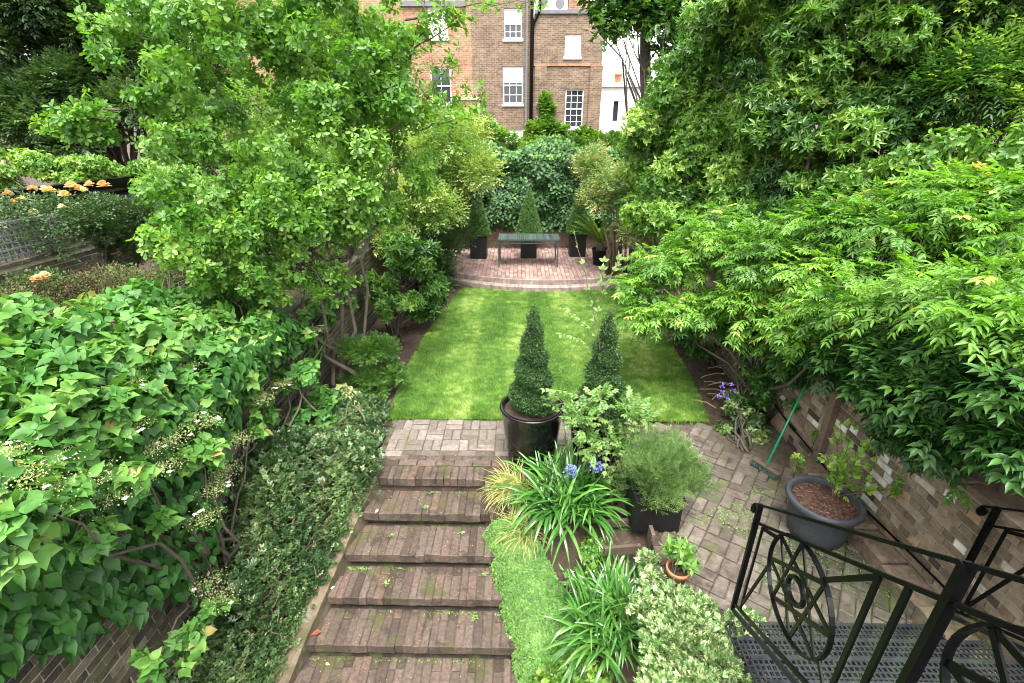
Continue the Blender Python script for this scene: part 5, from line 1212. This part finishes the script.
# cable along the foot of the wall
pts = [WX(a, b_, WALL_R - .05) for a, b_ in ((775, 405), (790, 425), (830, 473), (868, 512), (905, 548), (945, 588), (985, 630))]
m = MB(); m.tube(pts, .011, 7); o = m.build('cable', M_blk, None, True); tag(recenter(o), 'thin black cable running along the foot of the brick wall', 'cable')

# moss and weeds in the paving joints
n = 9000; LV = Leaves(); xv, yv = rng.uniform(1.42, 3.4, n), rng.uniform(2.3, 5.3, n)
k = (smooth_noise(xv, yv, 2.6, 21) + .35 * np.exp(-((xv - 1.75) ** 2 + (yv - 3.1) ** 2) / .18)) > .70; xv, yv = xv[k], yv[k]; n = len(xv)
LV.add(np.stack([xv, yv, np.full(n, .012)], -1), rdir(n) * np.array([1, 1, .3]) + np.array([0, 0, .3]), rdir(n) + np.array([0, 0, 1.5]), .020, .012, rng.uniform(.1, .7, n))
n = 1100; i_ = rng.integers(0, 6, n); yv = np.array(STEP_Y)[i_] - .008; xv = np.array(STEP_L)[i_] + (np.array(STEP_R)[i_] - np.array(STEP_L)[i_]) * rng.random(n); k = smooth_noise(xv + 5, yv, 6, 3) > .56
LV.add(np.stack([xv, yv + .0, -RISE * (i_ + 1) + .006], -1)[k] - np.array([0, .02, 0]), (rdir(n) + np.array([0, -.4, .6]))[k], (rdir(n) + np.array([0, 0, 1]))[k], .022, .014, .5)
tag(LV.build('moss', G_carpet, None, HEX), kind='stuff')
# seedlings and fallen leaves on the steps
seeds = [((391, 536), -RISE * 2), ((462, 534), -RISE * 2), ((485, 575), -RISE * 3), ((362, 570), -RISE * 3), ((387, 584), -RISE * 3), ((484, 537), -RISE * 2), ((427, 508), -RISE * 1), ((320, 643), -RISE * 5), ((475, 618), -RISE * 4), ((360, 507), -RISE * 1)]
LV = Leaves()
for (a, b_), z in seeds:
    c = np.array(G(a, b_, z)) + np.array([0, 0, .01]); n = 9; ph = rng.uniform(0, 6.28, n); LV.add(np.repeat(c[None], n, 0) + rng.normal(size=(n, 3)) * np.array([.015, .01, .004]), np.stack([np.cos(ph), np.sin(ph), np.full(n, .4)], -1), np.array([[0, 0, 1.]] * n) + rdir(n) * .3, .030, .020, rng.uniform(.3, .8, n))
tag(LV.build('seedlings', G_carpet, None, OVAL), kind='stuff')
P_fall = leaf_mat('fallen_leaf', [(0, (.20, .05, .025)), (.5, (.55, .42, .12)), (1, (.72, .60, .38))], .6, .2, .3)
falls = [((321, 632), -RISE * 4, .095, .0, 'curled dark red fallen leaf on the lower left of the steps'), ((378, 510), -RISE * 1, .055, .8, 'pale fallen leaf on the second step from the top'), ((331, 590), -RISE * 3, .045, 1., 'tiny cream fallen leaf at the left end of a middle step'), ((326, 664), -RISE * 5, .045, .9, 'tiny pale fallen leaf on the lowest visible step'), ((510, 640), -RISE * 4, .05, .7, 'pale orange fallen leaf at the right end of the fifth step'), ((909, 557), .2, .075, .5, 'yellow fallen leaf on the masonry ledge by the wall')]
for (a, b_), z, L, t, lb in falls:
    c = np.array(G(a, b_, z)) + np.array([0, 0, .012]); LV = Leaves(); an = random.random() * 6.28
    LV.add(c[None], np.array([[math.cos(an), math.sin(an), .1]]), np.array([[random.gauss(0, .2), -.25, 1.]]), L, L * .6, t); tag(recenter(LV.build('fallen_leaf', P_fall, None, OVAL)), lb, 'leaf', 'fallen leaves on steps and ledge')
n = 700; LV = Leaves(); xv = rng.uniform(-2.2, .2, n); yv = rng.uniform(2.3, 4.9, n); idx = np.clip(np.searchsorted(-np.array(STEP_Y), -yv), 0, 7); zz = np.where(yv > STEP_Y[0], 0, -RISE * (idx)); k = (xv > left_edge(yv) + .02) & (xv < right_edge(yv) - .02)
LV.add(np.stack([xv, yv, zz + .012], -1)[k], (rdir(n) * np.array([1, 1, .1]))[k], np.array([[0, 0, 1.]] * n)[k], rng.uniform(.004, .013, n)[k], .005, rng.random(n)[k] ** 1.5)
tag(LV.build('leaf_litter', P_fall, None, HEX), kind='stuff')

# =================================================================== garden table
T0, T1 = G(499, 267, .24), G(557, 267, .24); ty = T0.y; dp = .8
root = empty('garden_table', ((T0.x + T1.x) / 2, ty + dp / 2, .242), 'narrow grey green metal garden table with a pierced edge on the back terrace', 'table')
M_tab = solid('table_metal', [(0, (.035, .045, .042)), (1, (.05, .065, .06))], .45, 12, .25, .1, 40, spec=.5)
M_tabtop = solid('table_top_metal', [(0, (.035, .052, .045)), (1, (.07, .10, .085))], .4, 9, .35, .15, 30)
zt = .24 + .76; m = MB(); s = 0
x = T0.x - .02
while x < T1.x + .01:
    m.box(x, x + .052, ty, ty + dp, zt - .012, zt, random.random()); x += .058
m.build('tabletop', M_tabtop, root)
m = MB()
for z_ in (zt - .035, zt - .105):
    for (a, b_) in (((T0.x, ty), (T1.x, ty)), ((T0.x, ty + dp), (T1.x, ty + dp)), ((T0.x, ty), (T0.x, ty + dp)), ((T1.x, ty), (T1.x, ty + dp))):
        m.bar((a[0], a[1], z_), (b_[0], b_[1], z_), .022, .02)
k = 0
for xx in np.arange(T0.x + .06, T1.x, .115):
    for yq in (ty, ty + dp):
        c = (xx + .03, yq, zt - .07); ring = [(c[0] + .024 * math.cos(a), c[1], c[2] + .026 * math.sin(a)) for a in np.linspace(0, 2 * math.pi, 9)]; m.tube(ring, .005, 4, cap=False)
m.build('apron', M_tab, root)
for xx in (T0.x, T1.x):
    for yq in (ty, ty + dp):
        m = MB(); m.bar((xx, yq, .242), (xx, yq, zt - .014), .034, .034, (0, 1, 0)); m.build('leg', M_tab, root)

# =================================================================== iron stair, right foreground
S = Vector(G(733.5, 606, .18)); AX, SL, RUN = -.22, .77, 2.6
def RPt(t, h, off=0, dn=0):
    nrm = Vector((1, AX, 0)).normalized()
    return Vector((S.x + off + AX * t, S.y - t, S.z + SL * t + h)) + nrm * dn
NRM = Vector((1, AX, 0)).normalized()
stair = empty('iron_staircase', (S.x + .8, S.y - .8, 0), 'black iron staircase with perforated treads climbing from the path at lower right', 'staircase')
for k in range(9):
    z = .18 + .21 * k; t0 = .15 + .273 * k; t1 = t0 + .33
    m = MB(); y1, y0 = S.y - t0, S.y - t1; xo = AX * t0; xl, xr = S.x + xo - .09, S.x + xo + 1.66
    nx_ = int((xr - xl) / .034)
    for i in range(nx_ + 1): xx = xl + (xr - xl) * i / nx_; m.box(xx - .0065, xx + .0065, y0, y1, z - .012, z - .001)
    ny_ = 9
    for j in range(ny_ + 1): yy_ = y0 + (y1 - y0) * j / ny_; m.box(xl, xr, yy_ - .006, yy_ + .006, z - .0135, z - .0005)
    m.box(xl, xr, y1, y1 + .018, z - .045, z + .002); m.box(xl, xr, y0 - .018, y0, z - .045, z + .002)
    m.build('tread', M_tread if 'M_tread' in globals() else globals().setdefault('M_tread', solid('cast_iron', [(0, (.012, .013, .015)), (1, (.022, .024, .027))], .65, 12, .3, .3, 60, spec=.35)), stair)
for off in (0, 1.68):
    m = MB(); m.hexa([tuple(RPt(a, h, off, d_)) for h in (-.06, -.02) for a, d_ in ((.0, -.008), (.0, .008), (RUN, .008), (RUN, -.008))]); m.build('stringer', M_tread, stair)
m = MB()
for off in (.04, 1.60): p_ = RPt(.2, 0, off); m.box(p_.x - .02, p_.x + .02, p_.y - .02, p_.y + .02, .0, .15)
m.build('support', M_tread, stair)
def railing(off, label, run):
    root = empty('iron_railing', RPt(0, 0, off), label, 'railing', 'wrought iron railings of the outside stair')
    up = Vector((0, 0, 1))
    def flat(a, b, w_, th, nm='bar', mb=None):
        """strap in the railing's plane: w_ wide in plane, th thick across"""
        mb.bar(a, b, w_, th, NRM)
    m = MB(); m.bar(RPt(-.10, 1.047 - .0, off), RPt(run, 1.05, off), .022, .016, NRM.cross(Vector((0, -1, SL)).normalized()))
    c0 = RPt(-.10, 1.035, off); sc_ = [c0 + Vector((AX, -1, SL)).normalized() * (-.0 - .03 * math.sin(a)) + Vector((0, 0, -.03 + .03 * math.cos(a))) for a in np.linspace(0, 5.2, 9)]
    m.tube(sc_, .016, 8); m.build('handrail', M_blk, root, False)
    m = MB(); m.bar(RPt(-.02, .885, off), RPt(run, .885, off), .018, .018, NRM); m.build('upper_rail', M_blk, root)
    m = MB(); m.bar(RPt(-.03, .03, off), RPt(run, .03, off), .022, .018, NRM); m.build('lower_rail', M_blk, root)
    for t in (0.0, 1.615):
        if t > run: continue
        m = MB(); m.bar(RPt(t, -.06 if t else -.03, off), RPt(t, 1.05, off), .034, .034, NRM); m.build('post', M_blk, root)
    t0 = 0
    for pnl, cen in ((0, .768), (1, 2.11)):
        if cen - .3 > run: continue
        for t in ([.135, 1.30, 1.455] if pnl == 0 else [2.62]):
            if t > run: continue
            m = MB(); m.bar(RPt(t, .04, off), RPt(t, .876, off), .030 if t not in (.135,) else .022, .012, NRM); m.build('baluster', M_blk, root)
        R_, hc = .345, .535
        pc = lambda a, r: RPt(cen + r * math.cos(a), hc + r * math.sin(a) - SL * r * math.cos(a) + SL * 0, off) + Vector((0, 0, SL * r * math.cos(a))) 
        el = lambda r, a: RPt(cen + .418 * r * math.cos(a), hc + r * (-.19 * math.cos(a) + .3125 * math.sin(a)), off)
        ringp = lambda r, k=48: [el(r, a) for a in np.linspace(0, 2 * math.pi, k + 1)]
        o = MB(); q = ringp(1.0)
        for a, b_ in zip(q[:-1], q[1:]): o.bar(a, b_ + (b_ - a) * .10, .012, .024, NRM)
        o.build('ring', M_blk, root)
        s_ = MB(); st_ = [el(.985, R(57 + 45 * k)) for k in range(8)]
        for k in range(8):
            s_.bar(st_[k] + NRM * (.0004 * k), st_[(k + 3) % 8] + NRM * (.0004 * k), .026, .008, NRM)
        for a, b_ in zip((q2 := ringp(.25, 20))[:-1], q2[1:]): s_.bar(a, b_ + (b_ - a) * .15, .020, .022, NRM)
        s_.build('star', M_blk, root)
        for sg, te in ((-1, cen - .64), (1, cen + .52))[pnl:]:
            for hh_, he in ((.17, .86), (-.17, .06)):
                d_ = MB(); d_.bar(el(1.0, R({(-1, 1): 156, (-1, 0): 201, (1, 1): 60, (1, 0): -24}[(sg, int(hh_ > 0))])), RPt(te, he, off), .026, .009, NRM); d_.build('strap', M_blk, root)
    return root
railing(0, 'black iron railing with a star in a circle on the near side of the stair', 2.25)
railing(1.68, 'black iron stair railing farther right against the brick wall', 1.2)
# clear panels bolted behind the near railing
gm2, gn2, go2 = _nodes('clear_acrylic')
tb_ = gn2.nodes.new("ShaderNodeBsdfTransparent"); tb_.inputs[0].default_value = (.93, .95, .94, 1); gl_ = gn2.nodes.new("ShaderNodeBsdfGlossy"); gl_.inputs['Roughness'].default_value = .08
mx_ = gn2.nodes.new("ShaderNodeMixShader"); mx_.inputs[0].default_value = .05
gn2.links.new(tb_.outputs[0], mx_.inputs[1]); gn2.links.new(gl_.outputs[0], mx_.inputs[2]); gn2.links.new(mx_.outputs[0], go2.inputs[0])
m = MB(); m.hexa([tuple(RPt(a, h, 0, d_)) for h in (.06, .86) for a, d_ in ((.06, .020), (.06, .024), (2.2, .024), (2.2, .020))])
m.build('clear_panel', gm2, next(o for o in bpy.data.objects if o.name == 'iron_railing'))
